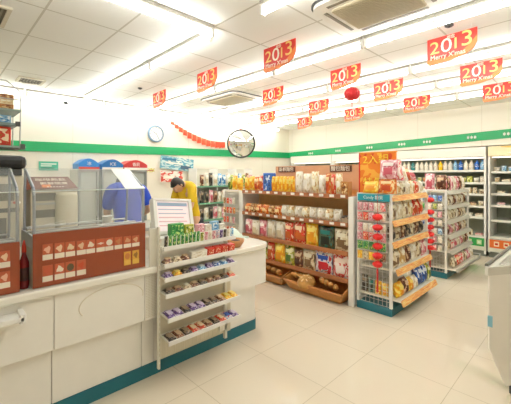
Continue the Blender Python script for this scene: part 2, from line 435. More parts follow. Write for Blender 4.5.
def proto(kind, w, h, d, c1, c2, c3='f4efe2'):
    key = (kind, round(w, 3), round(h, 3), round(d, 3), c1, c2, c3)
    if key in PROTO: return PROTO[key]
    pm = printed(c1, c2, c3)
    ch = []
    if kind == 'pouch':
        me = pouch_mesh(w, h, d, pm).mesh('snack_bag')
        ch.append(('label_panel', pouch_mesh(w, h, d, mat(c3, .35), sub=(-.62, .62, .3, .66)).mesh('label_panel')))
        ch.append(('printed_picture', pouch_mesh(w, h, d, mat(c2, .35), sub=(-.5, .55, -.6, .1)).mesh('printed_picture')))
    elif kind == 'bread':
        me = pouch_mesh(w, h, d, printed(c1, c2, c3, 5, .3)).mesh('bread_bag')
        mb = MB().box(-w*.22, w*.22, -d*.5-.004, -d*.44, h*.38, h*.66, mat(c3, .4)); ch.append(('label_panel', mb.mesh('label_panel')))
    elif kind == 'pack':
        mb = pouch_mesh(w, h, d, pm); me = mb.mesh('candy_pack')
    elif kind == 'box':
        mb = MB().box(-w/2, w/2, -d/2, d/2, 0, h, mat(c1, .4), bev=min(w, h, d)*.05); me = mb.mesh('carton')
        ch.append(('printed_front', MB().box(-w*.42, w*.42, -d/2-.0015, -d/2, h*.12, h*.88, pm).mesh('printed_front')))
    elif kind == 'bottle':
        r = w/2
        me = MB().lathe([(.001, 0), (r*.85, 0), (r, h*.03), (r, h*.28), (r*.93, h*.33), (r, h*.4), (r, h*.62), (r*.8, h*.74), (r*.4, h*.86), (r*.36, h*.92), (.001, h*.92)], 12, mat(c1, .2)).mesh('drink_bottle')
        ch.append(('bottle_label', MB().lathe([(r*1.015, h*.36), (r*1.02, h*.38), (r*1.02, h*.6), (r*1.015, h*.61)], 12, pm).mesh('bottle_label')))
        ch.append(('bottle_cap', MB().lathe([(r*.42, h*.9), (r*.43, h), (.001, h)], 10, mat(c2, .35)).mesh('bottle_cap')))
    elif kind == 'can':
        r = w/2
        me = MB().lathe([(.001, 0), (r*.85, 0), (r, h*.05), (r, h*.93), (r*.85, h), (.001, h*.98)], 12, pm).mesh('drink_can')
        ch.append(('can_lid', MB().lathe([(r*.86, h*1.0), (r*.84, h*1.01), (.001, h*1.005)], 12, STEEL).mesh('can_lid')))
    elif kind == 'cup':
        r = w/2
        me = MB().lathe([(.001, 0), (r*.72, 0), (r*.95, h*.9), (.001, h*.9)], 14, pm).mesh('food_cup')
        ch.append(('cup_lid', MB().lathe([(r, h*.88), (r, h*.96), (r*.9, h), (.001, h)], 14, mat(c3, .3)).mesh('cup_lid')))
    elif kind == 'tray':
        mb = MB()
        mb.add([(-w*.42, -d*.42, 0), (w*.42, -d*.42, 0), (w*.42, d*.42, 0), (-w*.42, d*.42, 0), (-w/2, -d/2, h*.7), (w/2, -d/2, h*.7), (w/2, d/2, h*.7), (-w/2, d/2, h*.7)],
               [(3, 2, 1, 0), (0, 1, 5, 4), (1, 2, 6, 5), (2, 3, 7, 6), (3, 0, 4, 7)], mat(c3, .4))
        me = mb.mesh('food_tray')
        ch.append(('contents', MB().box(-w*.46, w*.46, -d*.46, d*.46, h*.3, h, pm, bev=h*.2).mesh('contents')))
    elif kind == 'bar':      # flat wrapped bars lying on a tilted shelf, long side pointing back
        mb = MB(); n = 7; vs = []
        for s in (0, 1):
            for k in range(n):
                for i in range(4):
                    u = -1+2*i/3; v = -1+2*k/(n-1)
                    vs.append((u*w/2, v*d/2, (h if s else 0)*(1-abs(u)**4*.6)*(1-abs(v)**5)+.001))
        fs = [(k*4+i, (k+1)*4+i, (k+1)*4+i+1, k*4+i+1) for k in range(n-1) for i in range(3)]
        fs2 = [tuple(x+4*n for x in f[::-1]) for f in fs]
        mb.add(vs, fs+fs2, pm, True); me = mb.mesh('candy_bar')
        ch.append(('wrapper_label', MB().box(-w*.3, w*.3, -d*.3, d*.2, h*.96, h*1.06, mat(c3, .35)).mesh('wrapper_label')))
    PROTO[key] = (me, ch); return PROTO[key]
KN = {'pouch': ('snack_bag', 'snack bag'), 'bread': ('bread_bag', 'bread'), 'pack': ('candy_pack', 'candy'), 'box': ('carton', 'carton'),
      'bottle': ('drink_bottle', 'bottle'), 'can': ('drink_can', 'can'), 'cup': ('food_cup', 'cup'), 'tray': ('food_tray', 'food'), 'bar': ('candy_bar', 'candy bar')}
LBL = {'pouch': 'snack bag', 'bread': 'bagged bread', 'pack': 'candy pack', 'box': 'carton', 'bottle': 'bottle', 'can': 'can', 'cup': 'lidded cup', 'tray': 'food tray', 'bar': 'candy bar'}
SMALL = set()
def put(kind, w, h, d, cols, loc, rz, label, group, tilt=0, parts=True):
    me, ch = proto(kind, w, h, d, *cols)
    o = link(KN[kind][0], me); o.location = loc; o.rotation_euler = (tilt, 0, rz)
    if parts:
        for nm, m2 in ch: link(nm, m2, o)
    return tag(o, label, KN[kind][1], group)
NAMES = {}
def cname(cols): return NAMES.get(cols, 'coloured')
def C(name, *cols): NAMES[tuple(cols)] = name; return tuple(cols)
YEL = C('yellow', 'f4bd1e', 'e8921c', 'f8e070'); ORA = C('orange', 'e07a24', 'b8401c', 'f6d9a0'); REDC = C('red', 'd8301e', 'c4581e', 'f6d8b0')
PNK = C('pink', 'e0a0a6', 'c4505e', 'f5e6e0'); GRN = C('green', '3c9a4a', '1d6a3a', 'd9e88a'); BLU = C('blue', '2a62b8', '173a7a', 'dfe8f2')
WHT = C('white', 'ece4d2', 'd2bf9c', 'f8f2e4'); CRM = C('cream', 'ead9ae', 'c99b5a', 'f6f0de'); BRN = C('brown', '7a4226', '4a2414', 'd8b890')
PUR = C('purple', '6a4a8a', '3a2450', 'd8c8e0'); BLK = C('dark', '3a302a', '1c1814', 'a08a70'); LBL_ = C('light blue', '86b8d8', '2f72b0', 'f0f4f2')
TEALC = C('teal', '3c8a86', '1d4a50', 'c9e0d0'); SPK = C('beige speckled', 'dcc9a0', '7a5a3a', 'f0e6cc'); RWB = C('red, white and blue', 'e8e2e0', 'cc2430', '2c4fa8')
RWH = C('red and white', 'dd4a48', 'f0e2da', 'f2d8c8'); GDK = C('green and dark', '4a5a40', '20241c', '1f7a70'); YGR = C('yellow green', 'b8b83a', '4a6a2a', 'f0ecc0')
BGR = C('brown and gold', 'b8793a', '6a3418', 'ecd29a')
def row(start, end, z, items, facing, where, group, jit=.004, name_dir='from left', tilt=0, parts=True, fit=False):
    """items: (kind, width, height, depth, colours). start/end = (x,y) of the row's left and right ends as the shopper sees it"""
    s = Vector(start); e = Vector(end); L = (e-s).length; d = (e-s)/L; tot = sum(i[1] for i in items)
    fx = min(1.35, max(1, (L-.004*len(items))/tot)) if fit else 1
    gap = (L-tot*fx)/len(items); p = gap/2; rz = math.atan2(d.y, d.x)
    nrm = Vector((-d.y, d.x))     # pointing into the shelf
    if gap < 0: print('ROW TOO LONG', where, L, tot)
    for k, (kind, w, h, dd, cols) in enumerate(items):
        w0 = w; w = w*fx; q = s+d*(p+w/2)+nrm*(dd/2+random.uniform(0, jit))
        ob = put(kind, w0, h, dd, cols, (q.x, q.y, z), rz+random.uniform(-.03, .03) if jit else rz,
            '%s %s on %s, %s %s' % (cname(cols), LBL[kind], where, ORD[k], name_dir), group, tilt, parts)
        if fx > 1: ob.scale = (fx, 1, 1)
        p += w+gap
def rnd_items(L, kinds, pal, w, h, d, vary=.15):
    out = []; tot = 0
    while True:
        ww = w*(1+random.uniform(-vary, vary)); k = random.choice(kinds)
        if tot+ww*1.06 > L: break
        out.append((k, round(ww, 2 if w > .08 else 3), round(h*(1+random.uniform(-vary, vary)), 2), d, random.choice(pal))); tot += ww*1.06
    return out

# ---------------------------------------------------------------- service counter
YF, YL = 2.42, 2.48
PAN = mat('f8f3e8', .38, coat=.15); PAN2 = mat('eee5d0', .42)
def cabinet(x0, x1, label, arch=False, flute=False, rack=False):
    t = thing('counter_cabinet', label, 'counter cabinet', ((x0+x1)/2, 2.7, 0))
    g = .002
    part('upper_panel', MB().box(x0+g, x1-g, YF, YF+.02, .48, .838, PAN, bev=.003), t)
    part('carcass', MB().box(x0+.004, x1-.004, YF+.02, 2.98, .48, .836, PAN2).box(x0+.004, x1-.004, YL+.02, 2.98, .105, .48, PAN2), t)
    part('lower_panel', MB().box(x0+g, x1-g, YL, YL+.02, .105, .478, PAN, bev=.003), t)
    part('plinth', MB().box(x0, x1, YL-.004, 2.98, 0, .104, TEAL), t)
    if flute:
        f = MB()
        for i in range(7):
            xx = x0+.015+i*(x1-x0-.03)/6
            for j in range(26): f.box(xx-.003, xx+.003, YF-.002, YF, .50+j*.0125, .506+j*.0125, CREAMD)
        part('fluted_strip', f, t)
    if arch:
        f = MB(); pp = []
        for i in range(29):
            a = radians(205-215*i/28); pp.append((.93+.225*cos(a), YF-.002, .70+.11*sin(a)))
        pp = [q for q in pp if q[0] < 1.165]
        f.path(pp, .0035, 6, PAN2); part('arch_moulding', f, t)
    return t
cabinet(-1.6, -.02, 'plain cream counter cabinet with teal plinth at the far left edge')
c1 = cabinet(-.02, .558, 'plain cream counter cabinet with small white ledge under the menu boards')
part('ledge', MB().box(-.01, .385, 2.30, YF, .755, .785, WHITE, bev=.006).box(.36, .39, 2.30, YF, .74, .80, WHITE, bev=.005), c1)
cabinet(.558, 1.170, 'cream counter cabinet with an arched moulding on its panel', arch=True)
cabinet(1.170, 1.275, 'narrow cream counter cabinet with vertical fluting beside the candy rack', flute=True)
cabinet(1.275, 1.99, 'cream counter cabinet behind the candy rack')
# end cabinet with rounded corner
t = thing('counter_cabinet', 'rounded cream end cabinet right of the candy rack', 'counter cabinet', (2.25, 2.7, 0))
def endpoly(x0, x1, y0, y1, r, n=8):
    p = [(x0, y0)]
    for i in range(n+1): a = radians(-90+90*i/n); p.append((x1-r+r*cos(a), y0+r+r*sin(a)))
    for i in range(n+1): a = radians(90*i/n); p.append((x1-r+r*cos(a), y1-r+r*sin(a)))
    p.append((x0, y1)); return p
part('upper_panel', MB().prism(endpoly(1.992, 2.545, YF, 2.98, .06), .48, .838, PAN), t)
part('lower_panel', MB().prism(endpoly(1.992, 2.44, YL, 2.9, .05), .105, .479, PAN), t)
part('plinth', MB().prism(endpoly(1.992, 2.445, YL-.004, 2.9, .05), 0, .104, TEAL), t)
# worktop
def top_rings(x0, x1, y0, y1, r, z0, z1, b, m):
    mb = MB(); ring = []
    for z, o in ((z0, b), (z0+b, 0), (z1-b, 0), (z1-b*.3, b*.3), (z1, b)):
        ring.append([(x, y, z) for x, y in endpoly(x0, x1-o, y0+o, y1-o, r)])
    n = len(ring[0]); vs = [v for q in ring for v in q]
    fs = [(k*n+i, k*n+(i+1) % n, (k+1)*n+(i+1) % n, (k+1)*n+i) for k in range(4) for i in range(n)]
    fs += [list(range(n))[::-1], list(range(4*n, 5*n))]
    return mb.add(vs, fs, m, False)
o = top_rings(-1.6, 2.585, 2.375, 3.02, .17, .84, .893, .012, mat('f3eee0', .22, coat=.3)).build('worktop')
tag(o, 'long cream white worktop with rounded right end on the service counter', 'worktop')

# ---------------------------------------------------------------- candy rack
t = thing('candy_rack', 'white metal candy rack with six sloping shelves fixed to the counter front', 'display rack', (1.6, 2.3, 0))
RK = mat('eae5d5', .35)
part('left_panel', MB().box(1.19, 1.262, 2.386, 2.40, .894, 1.19, RK, bev=.004), t)
part('left_post', MB().box(1.248, 1.264, 2.35, 2.38, .10, 1.2, RK, bev=.003), t)
h = MB()
for i in range(26): h.box(1.253, 1.259, 2.348, 2.350, .12+i*.04, .142+i*.04, CREAMD)
part('slot_column', h, t)
part('right_post', MB().box(1.90, 1.925, 2.345, 2.372, .12, 1.05, RK).box(1.84, 1.925, 2.345, 2.36, .2, .32, RK), t)
bk = MB().box(1.262, 1.99, 2.376, 2.384, .16, .84, CREAMD)
for i in range(16): bk.box(1.28+i*.042, 1.284+i*.042, 2.373, 2.376, .17, .33, PAN2)
part('back_panel', bk, t)
TL = .12     # slope of each shelf
shelves = [(.345, 2.235), (.515, 2.245), (.69, 2.275), (.81, 2.29), (.915, 2.30), (1.045, 2.31)]
for z, yf in shelves:
    yb = 2.375
    s = MB(); rise = (yb-yf)*TL
    s.add([(1.27, yf, z-.012), (1.985, yf, z-.012), (1.985, yb, z-.012+rise), (1.27, yb, z-.012+rise), (1.27, yf, z-.004), (1.985, yf, z-.004), (1.985, yb, z-.004+rise), (1.27, yb, z-.004+rise)],
          [(3, 2, 1, 0), (4, 5, 6, 7), (0, 1, 5, 4), (2, 3, 7, 6), (3, 0, 4, 7), (1, 2, 6, 5)], RK)
    sh = part('shelf', s, t)
    p = MB().box(1.265, 1.99, yf-.012, yf, z-.026, z+.006, WHITE, bev=.002); L = local(t); p.v = [tuple(L @ Vector(v)) for v in p.v]; p.build('front_lip', sh)
def rack_row(z, yf, items, where):
    row((1.275, yf+.002), (1.98, yf+.002), z+.0005, items, 0, where, 'sweets on the candy rack', jit=0, tilt=TL*.9)
bar = lambda c, w=.062, d=.115, h=.02: ('bar', w, h, d, c)
rack_row(.345, 2.235, [bar(c, .066, .12, .025) for c in (BLK, BRN, BLK, REDC, REDC, BRN, BLK, REDC, RWB, PUR)], 'the lowest candy rack shelf')
rack_row(.515, 2.245, [bar(c, .066, .12, .028) for c in (PUR, PUR, BLK, PUR, PUR, BLK, BLK, BRN, YEL, YEL)], 'second lowest candy rack shelf')
rack_row(.69, 2.275, [bar(c, .07, .09, .03) for c in (BLK, BRN, SPK, BRN, BLK, BRN, BRN, BLK, REDC)], 'fourth candy rack shelf down')
rack_row(.81, 2.29, [bar(c, .07, .08, .032) for c in (PUR, YEL, BLK, PUR, LBL_, PUR, BLU, LBL_, PUR)], 'third candy rack shelf down')
rack_row(.915, 2.30, [bar(c, .07, .07, .04) for c in (BRN, SPK, BRN)]+[('box', .155, .06, .05, WHT)]+[('box', .068, .065, .06, REDC)]*4, 'second candy rack shelf down')
rack_row(1.045, 2.31, [('pack', .03, .085, .02, BLK)]+[('pack', .03, .09, .022, GRN)]*8+[('pack', .034, .075, .02, c) for c in (YGR, PNK, WHT, PNK, RWB, PUR, BLK, WHT, LBL_)], 'the top candy rack shelf')
put('box', .12, .10, .06, GRN, (1.46, 2.455, 1.0985), 0, 'green gum display carton behind the top row of the candy rack', None)
put('box', .085, .08, .05, YGR, (1.58, 2.455, 1.0985), 0, 'yellow green gum carton beside the green one', None)
row((1.66, 2.43), (1.98, 2.43), 1.0985, [('box', .07, .07, .05, PNK), ('box', .07, .06, .05, WHT), ('box', .07, .08, .05, LBL_), ('box', .07, .05, .05, WHT)], 0, 'the riser behind the candy rack', 'cartons behind the candy rack', jit=0)
# riser that carries cartons behind the top row
t = thing('display_riser', 'low cream riser on the worktop behind the candy rack', 'riser', (1.62, 2.47, .893))
part('block', MB().box(1.30, 1.98, 2.405, 2.50, .9, 1.09, PAN, bev=.004), t)
part('top_plate', MB().box(1.295, 1.985, 2.40, 2.505, 1.09, 1.098, WHITE), t)
part('foot_strip', MB().box(1.31, 1.97, 2.41, 2.49, .893, .9, DGREY), t)
# bowl, clear bag, card machines at the right end of the top
t = thing('wooden_bowl', 'small brown wooden bowl at the right end of the candy rack', 'bowl', (2.15, 2.49, .894))
MB().lathe([(.001, 0), (.05, 0), (.085, .05), (.09, .075), (.082, .073), (.05, .012), (.001, .01)], 24, WOOD).build('bowl_body', t)
MB().lathe([(.001, .04), (.06, .045), (.04, .065), (.001, .075)], 14, mat('3a2a20', .6)).build('contents', t)
t = thing('plastic_bag', 'pale green crumpled plastic bag lying on the counter behind the bowl', 'bag', (2.36, 2.80, .894))
mb = MB(); vs = []; nx, ny = 14, 10
for k in range(ny):
    for i in range(nx):
        u = -1+2*i/(nx-1); v = -1+2*k/(ny-1)
        hh = .12*max(0, 1-u*u)*max(0, 1-v*v)+.012*sin(7*u+5*v)*max(0, 1-u*u)*max(0, 1-v*v)
        vs.append((u*.15, v*.10, max(.001, hh+.001)))
mb.add(vs, [(k*nx+i, k*nx+i+1, (k+1)*nx+i+1, (k+1)*nx+i) for k in range(ny-1) for i in range(nx-1)], mat('cfdccb', .3), True)
mb.build('bag_body', t)
MB().tube((.12, -.04, .02), (.2, -.06, .006), .012, 8, mat('cfdccb', .3)).build('knot', t)
t = thing('card_terminal', 'black and white card terminal on the worktop behind the candy packs', 'card terminal', (1.97, 2.66, .893))
TT = Matrix.Rotation(radians(-20), 4, 'X')
MB().box(-.12, .12, -.09, .09, 0, .16, WHITE, bev=.01).build('base', t)
MB().box(-.12, .12, -.10, .06, .20, .235, BLACK, T=TT, bev=.006).build('top_bar', t)
MB().box(-.10, .10, -.09, .03, .16, .20, WHITE, T=TT, bev=.004).build('keypad', t)
MB().box(-.05, .05, -.095, -.089, .04, .1, mat('6f8aa0', .2)).build('screen', t)
t = thing('receipt_printer', 'white receipt printer with paper on the worktop near the bag', 'printer', (2.02, 2.90, .893))
MB().box(-.09, .09, -.08, .08, 0, .13, WHITE, bev=.012).build('body', t)
MB().box(-.05, .05, -.085, -.04, .125, .137, DGREY).build('paper_slot', t)
MB().box(-.035, .035, -.06, -.058, .13, .2, mat('f5f3ec')).build('paper', t)

# customer display monitor
t = thing('display_monitor', 'white framed customer display monitor standing above the candy rack', 'monitor', (1.525, 2.61, .893))
RM = Matrix.Translation((0, 0, .33)) @ Matrix.Rotation(radians(-20), 4, 'X') @ Matrix.Rotation(radians(5), 4, 'Y')
fr = MB()
for q in ((-.19, .19, -.03, .03, .15, .172), (-.19, .19, -.03, .03, -.15, -.118), (-.19, -.158, -.03, .03, -.118, .15), (.158, .19, -.03, .03, -.118, .15)): fr.box(*q, WHITE, T=RM, bev=.004)
fr.box(-.185, .185, .0, .05, -.145, .168, WHITE, T=RM); fr.build('frame', t)
SCR = glow('f0dcdc', .35)
sc = MB().box(-.158, .158, -.012, -.006, -.118, .15, SCR, T=RM).build('screen', t)
MB().box(-.145, .145, -.015, -.012, .105, .135, mat('9db4d0', .4), T=RM).build('title_band', sc)
for i in range(5): MB().box(-.14, .10+.03*(i % 2), -.015, -.012, .07-i*.036, .078-i*.036, mat('e6c4c8' if i > 1 else 'b4c4da', .4), T=RM).build('text_line', sc)
MB().box(-.05, .05, .0, .05, .08, .24, WHITE, bev=.01).box(-.13, .13, -.09, .09, 0, .02, WHITE, bev=.006).box(-.04, .04, -.03, .05, .02, .1, WHITE).build('stand', t)
t = thing('cash_register', 'cream cash register body behind the customer monitor', 'cash register', (1.62, 2.87, .893))
MB().box(-.17, .17, -.12, .13, 0, .13, PAN2, bev=.01).build('drawer_unit', t)
MB().box(-.14, .14, -.1, .1, .13, .27, PAN, bev=.015).build('body', t)
MB().box(-.12, .12, -.105, -.1, .16, .22, DGREY).build('key_area', t)

# ---------------------------------------------------------------- hot food cases
BOARD = mat('963f1c', .35, noise=.15, coat=.3)
def food_case(x0, x1, zt, label, cards, yellow, frosted):
    t = thing('hot_food_case', label, 'food case', ((x0+x1)/2, 2.6, .894))
    bd = part('menu_board', MB().box(x0, x1, 2.425, 2.437, .897, zt, BOARD, bev=.003), t)
    part('case_body', MB().box(x0, x1, 2.438, 2.80, .896, 1.14, mat('b7ad98', .4)).box(x0, x0+.012, 2.438, 2.80, 1.14, zt-.012, STEEL).box(x1-.012, x1, 2.438, 2.80, 1.14, zt-.012, STEEL), t)
    part('food_well', MB().box(x0+.03, x1-.03, 2.46, 2.78, 1.14, 1.165, STEEL), t)
    r = MB()
    for yy, zz in ((2.45, zt+.004), (2.60, zt-.005), (2.78, zt+.0)): r.tube((x0, yy, zz), (x1, yy, zz), .007, 8, STEEL)
    part('rail', r, t)
    G = glass('e8f0ee', .10)
    part('front_glass', MB().box(x0+.004, x1-.004, 2.432, 2.436, zt, 1.5, G), t)
    part('glass_edge', MB().box(x0, x1, 2.430, 2.438, 1.497, 1.503, mat('dfe6e0', .2)), t)
    xs = x1-.15 if frosted else x1
    def slope(xa, xb, m, nm):
        part(nm, MB().add([(xa, 2.434, 1.503), (xb, 2.434, 1.503), (xb, 2.72, 1.652), (xa, 2.72, 1.652), (xa, 2.434, 1.498), (xb, 2.434, 1.498), (xb, 2.72, 1.647), (xa, 2.72, 1.647)],
             [(0, 1, 2, 3), (7, 6, 5, 4), (0, 4, 5, 1), (2, 6, 7, 3), (0, 3, 7, 4), (1, 5, 6, 2)], m), t)
    slope(x0, xs, glass('e8f0ee', .10), 'top_glass')
    if frosted: slope(xs, x1, mat('f1efe6', .3), 'frosted_cover')
    part('side_glass', MB().add([(x1, 2.434, zt), (x1, 2.78, zt), (x1, 2.72, 1.65), (x1, 2.434, 1.5)], [(0, 1, 2, 3)], glass('f4f4ee', .25)), t)
    p = MB()
    for xx in ((x0+.01, x1-.01) if frosted else (x1-.01,)):
        p.path([(xx, 2.445, .9), (xx, 2.445, 1.47), (xx, 2.47, 1.52), (xx, 2.72, 1.64)], .009, 8, mat('9aa0aa', .3, .6)); p.tube((xx, 2.78, .9), (xx, 2.72, 1.64), .008, 8, mat('9aa0aa', .3, .6))
    part('support_post', p, t)
    def card(x, z0, z1, w, pic, base='efe2cc', back=None):
        hh = z1-z0
        m = MB().box(x-w/2, x+w/2, 2.422, 2.425, z0, z1, mat(back or 'c25a38', .5)).box(x-w/2, x+w/2, 2.4205, 2.422, z0+.004, z0+hh*.36, mat(base, .5))
        n = 10; vs = []
        kind = pic[1]
        for i in range(n):
            a = 2*pi*i/n; rx = w*.36; rz = hh*.22
            if kind == 'tri': rr = [1, .6, .75][i % 3]
            elif kind == 'stick': rr = .35 if i % 5 else 1.1
            elif kind == 'round': rr = .95
            else: rr = .6+.4*((i*7) % 3)/2
            vs.append((x+rx*rr*cos(a)*1.15, 2.4205, z0+hh*.66+rz*rr*sin(a)*1.15))
        m.add(vs, [list(range(n))[::-1]], mat(pic[0], .5))
        L = local(t); m.v = [tuple(L @ Vector(v)) for v in m.v]; m.build('menu_card', bd)
    for q in cards: card(*q)
    for q in yellow: card(*q, base='e6b54a', back='dfa23a')
    return t
pics = [('e8b090', 'x'), ('f0c8a0', 'x'), ('e6c9a0', 'tri'), ('dfb890', 'x'), ('e8d4b8', 'tri'), ('ead8c0', 'stick'), ('f0e6d2', 'round'), ('c87a4a', 'x'), ('d89a6a', 'tri'), ('e0a878', 'x')]
xs = [.523, .590, .653, .720, .779, .845, .904, .969, 1.035, 1.099]
cards = [(x, 1.062, 1.165-.002*i, .056, pics[i]) for i, x in enumerate(xs)]
cards += [(x, .925, 1.03, .056, p) for x, p in zip(xs[:4], [('c8583a', 'x'), ('efe0c4', 'tri'), ('5a4a30', 'round'), ('c84a2a', 'x')])]
ycards = [(xs[8], .935, 1.035, .05, ('c9783a', 'round')), (xs[9], .935, 1.035, .05, ('9a6a30', 'x'))]
food_case(.444, 1.178, 1.235, 'glass hot food case fronted by the long brown menu board of snack pictures', cards, ycards, True)
cards = [(x, z, z+.1, .05, pics[(i*3+j) % 10]) for i, x in enumerate((.305, .235, .165, .095, .02, -.05)) for j, z in enumerate((.935, 1.055))]
food_case(-.9, .378, 1.20, 'glass hot food case with brown menu board cut off by the left picture edge', cards, [], False)
t = thing('sauce_bottle', 'dark red sauce bottle in the gap between the two food cases', 'bottle', (.411, 2.50, .894))
MB().lathe([(.001, 0), (.025, 0), (.027, .02), (.027, .16), (.012, .21), (.01, .23), (.001, .23)], 14, mat('7a1418', .25)).build('body', t)
MB().lathe([(.013, .225), (.012, .26), (.004, .3), (.001, .3)], 12, mat('c8301c', .35)).build('nozzle', t)
MB().lathe([(.0275, .05), (.0275, .13)], 14, mat('3a1412', .4)).build('bottle_label', t)
for i, (x, a) in enumerate(((.56, .15), (.8, -.1))):
    t = thing('serving_tongs', 'steel serving tongs resting in the food case, %s' % ('left pair' if i == 0 else 'right pair'), 'tongs', (x, 2.6, 1.25), a, 'tongs on the food case')
    MB().box(-.11, .11, -.012, .0, 0, .005, STEEL).build('lower_arm', t)
    MB().add([(-.11, 0, .004), (.11, 0, .03), (.11, .012, .03), (-.11, .012, .004)], [(0, 1, 2, 3)], STEEL).build('upper_arm', t)
    MB().tube((-.115, -.012, .005), (-.115, .012, .005), .008, 8, STEEL).build('hinge', t)
t = thing('paper_cup', 'white paper cup standing in the hot food case before the blue shirt', 'cup', (1.0, 2.72, 1.165))
MB().lathe([(.001, 0), (.028, 0), (.038, .11), (.04, .112), (.036, .11), (.001, .1)], 18, WHITE).build('body', t)
MB().lathe([(.0325, .04), (.0365, .08)], 18, mat('d8d2c4', .5)).build('sleeve', t)
foodcols = [('d89a50', 'golden fried snack'), ('c8743a', 'brown grilled snack'), ('e0b878', 'pale steamed snack'), ('b8582a', 'dark red sausage'), ('dca860', 'golden bun'), ('c98a4a', 'brown croquette')]
for i, (c, nm) in enumerate(foodcols):
    x = .50+i*.085
    o = MB().lathe([(.001, 0), (.03, .003), (.035, .018), (.02, .036), (.001, .04)], 14, mat(c, .6, noise=.3)).build('fried_snack'); o.location = (x, 2.56, 1.165)
    tag(o, '%s in the food case tray, %s from the left' % (nm, ORD[i]), 'food', 'snacks in the hot food case')

# ---------------------------------------------------------------- back counter and machines behind
t = thing('back_counter', 'long cream back counter under the coffee machines', 'counter', (.5, 4.15, 0))
part('body', MB().box(-1.6, 2.2, 3.85, 4.45, .1, .92, PAN2), t)
part('top', MB().box(-1.62, 2.22, 3.82, 4.47, .92, .96, STEEL, bev=.005), t)
part('plinth', MB().box(-1.6, 2.2, 3.88, 4.42, 0, .1, TEAL), t)
for i in range(5): part('door', MB().box(-1.58+i*.756, -.84+i*.756, 3.835, 3.85, .14, .88, PAN, bev=.003), t)
MB_ = mat('c9bfa6', .4)
t = thing('coffee_machine', 'beige coffee machine with a black rounded lid at the left edge', 'coffee machine', (.35, 4.08, .96))
part('body', MB().box(.02, .64, 3.88, 4.3, .96, 1.60, MB_, bev=.02), t)
part('lid', MB().box(.0, .66, 3.84, 4.32, 1.66, 1.79, BLACK, bev=.045), t)
part('top_box', MB().box(.04, .62, 3.87, 4.28, 1.60, 1.66, DGREY), t)
for i, x in enumerate((.08, .36)):
    part('window', MB().box(x, x+.2, 3.873, 3.879, 1.36, 1.52, mat('6c6658', .15)), t)
part('slot', MB().box(.06, .6, 3.872, 3.879, 1.25, 1.29, DGREY), t)
part('dispense_bay', MB().box(.1, .5, 3.872, 3.879, 1.0, 1.2, mat('55504a', .3)), t)
part('drip_tray', MB().box(.08, .58, 3.82, 3.88, .965, .99, STEEL), t)
for x in (.56, .60): part('button', MB().tube((x, 3.88, 1.34), (x, 3.868, 1.34), .012, 10, RED if x < .58 else WHITE), t)
t = thing('drink_dispenser', 'beige drink dispenser topped by a slanted brown lettered sign', 'dispenser', (.9, 4.1, .96))
part('body', MB().box(.70, 1.13, 3.93, 4.35, .96, 1.46, MB_, bev=.012), t)
sg = part('sign_panel', MB().add([(.66, 3.90, 1.46), (1.13, 3.90, 1.46), (1.08, 4.1, 1.585), (.70, 4.1, 1.585), (.66, 4.3, 1.46), (1.13, 4.3, 1.46), (1.08, 4.2, 1.585), (.70, 4.2, 1.585)],
     [(0, 1, 2, 3), (3, 2, 6, 7), (5, 4, 7, 6), (1, 5, 6, 2), (4, 0, 3, 7), (4, 5, 1, 0)], mat('6e3424', .35)), t)
tl = math.atan2(.2, .125)
for j, (zz, s, sz) in enumerate(((1.553, '咖啡熱飲', .055), (1.515, '新鮮現煮', .05), (1.48, '••••••', .06))):
    yy = 3.90+(zz-1.46)/.125*.2
    lettering(s, sz, mat('f6ead2', .4), sg, (.92-t.location.x+(0 if j else -.02), yy-t.location.y-.004, zz-.96), 0, tilt=tl, sx=1.3)
part('orange_picture', MB().add([(.80, 3.925, 1.478), (.88, 3.925, 1.478), (.88, 3.965, 1.505), (.80, 3.965, 1.505)], [(0, 1, 2, 3)], mat('e8823a')), t)
for z in (1.39, 1.22): part('dispense_slot', MB().box(.72, .92, 3.924, 3.931, z-.05, z+.03, mat('5a5448', .3)), t)
part('shelf_line', MB().box(.71, 1.12, 3.915, 3.93, 1.30, 1.32, STEEL), t)
part('drip_tray', MB().box(.72, 1.1, 3.87, 3.93, .965, .985, STEEL), t)
wt = part('water_tank', MB().lathe([(.001, 0), (.105, 0), (.108, .02), (.108, .42), (.10, .45), (.001, .46)], 24, mat('cfc6ac', .35), (1.02, 3.935, .965)), t)
MB().tube((.12, -.27, .07), (.12, -.30, .07), .01, 8, BLACK).tube((.12, -.295, .09), (.12, -.295, .04), .008, 8, BLACK).build('tap', wt)
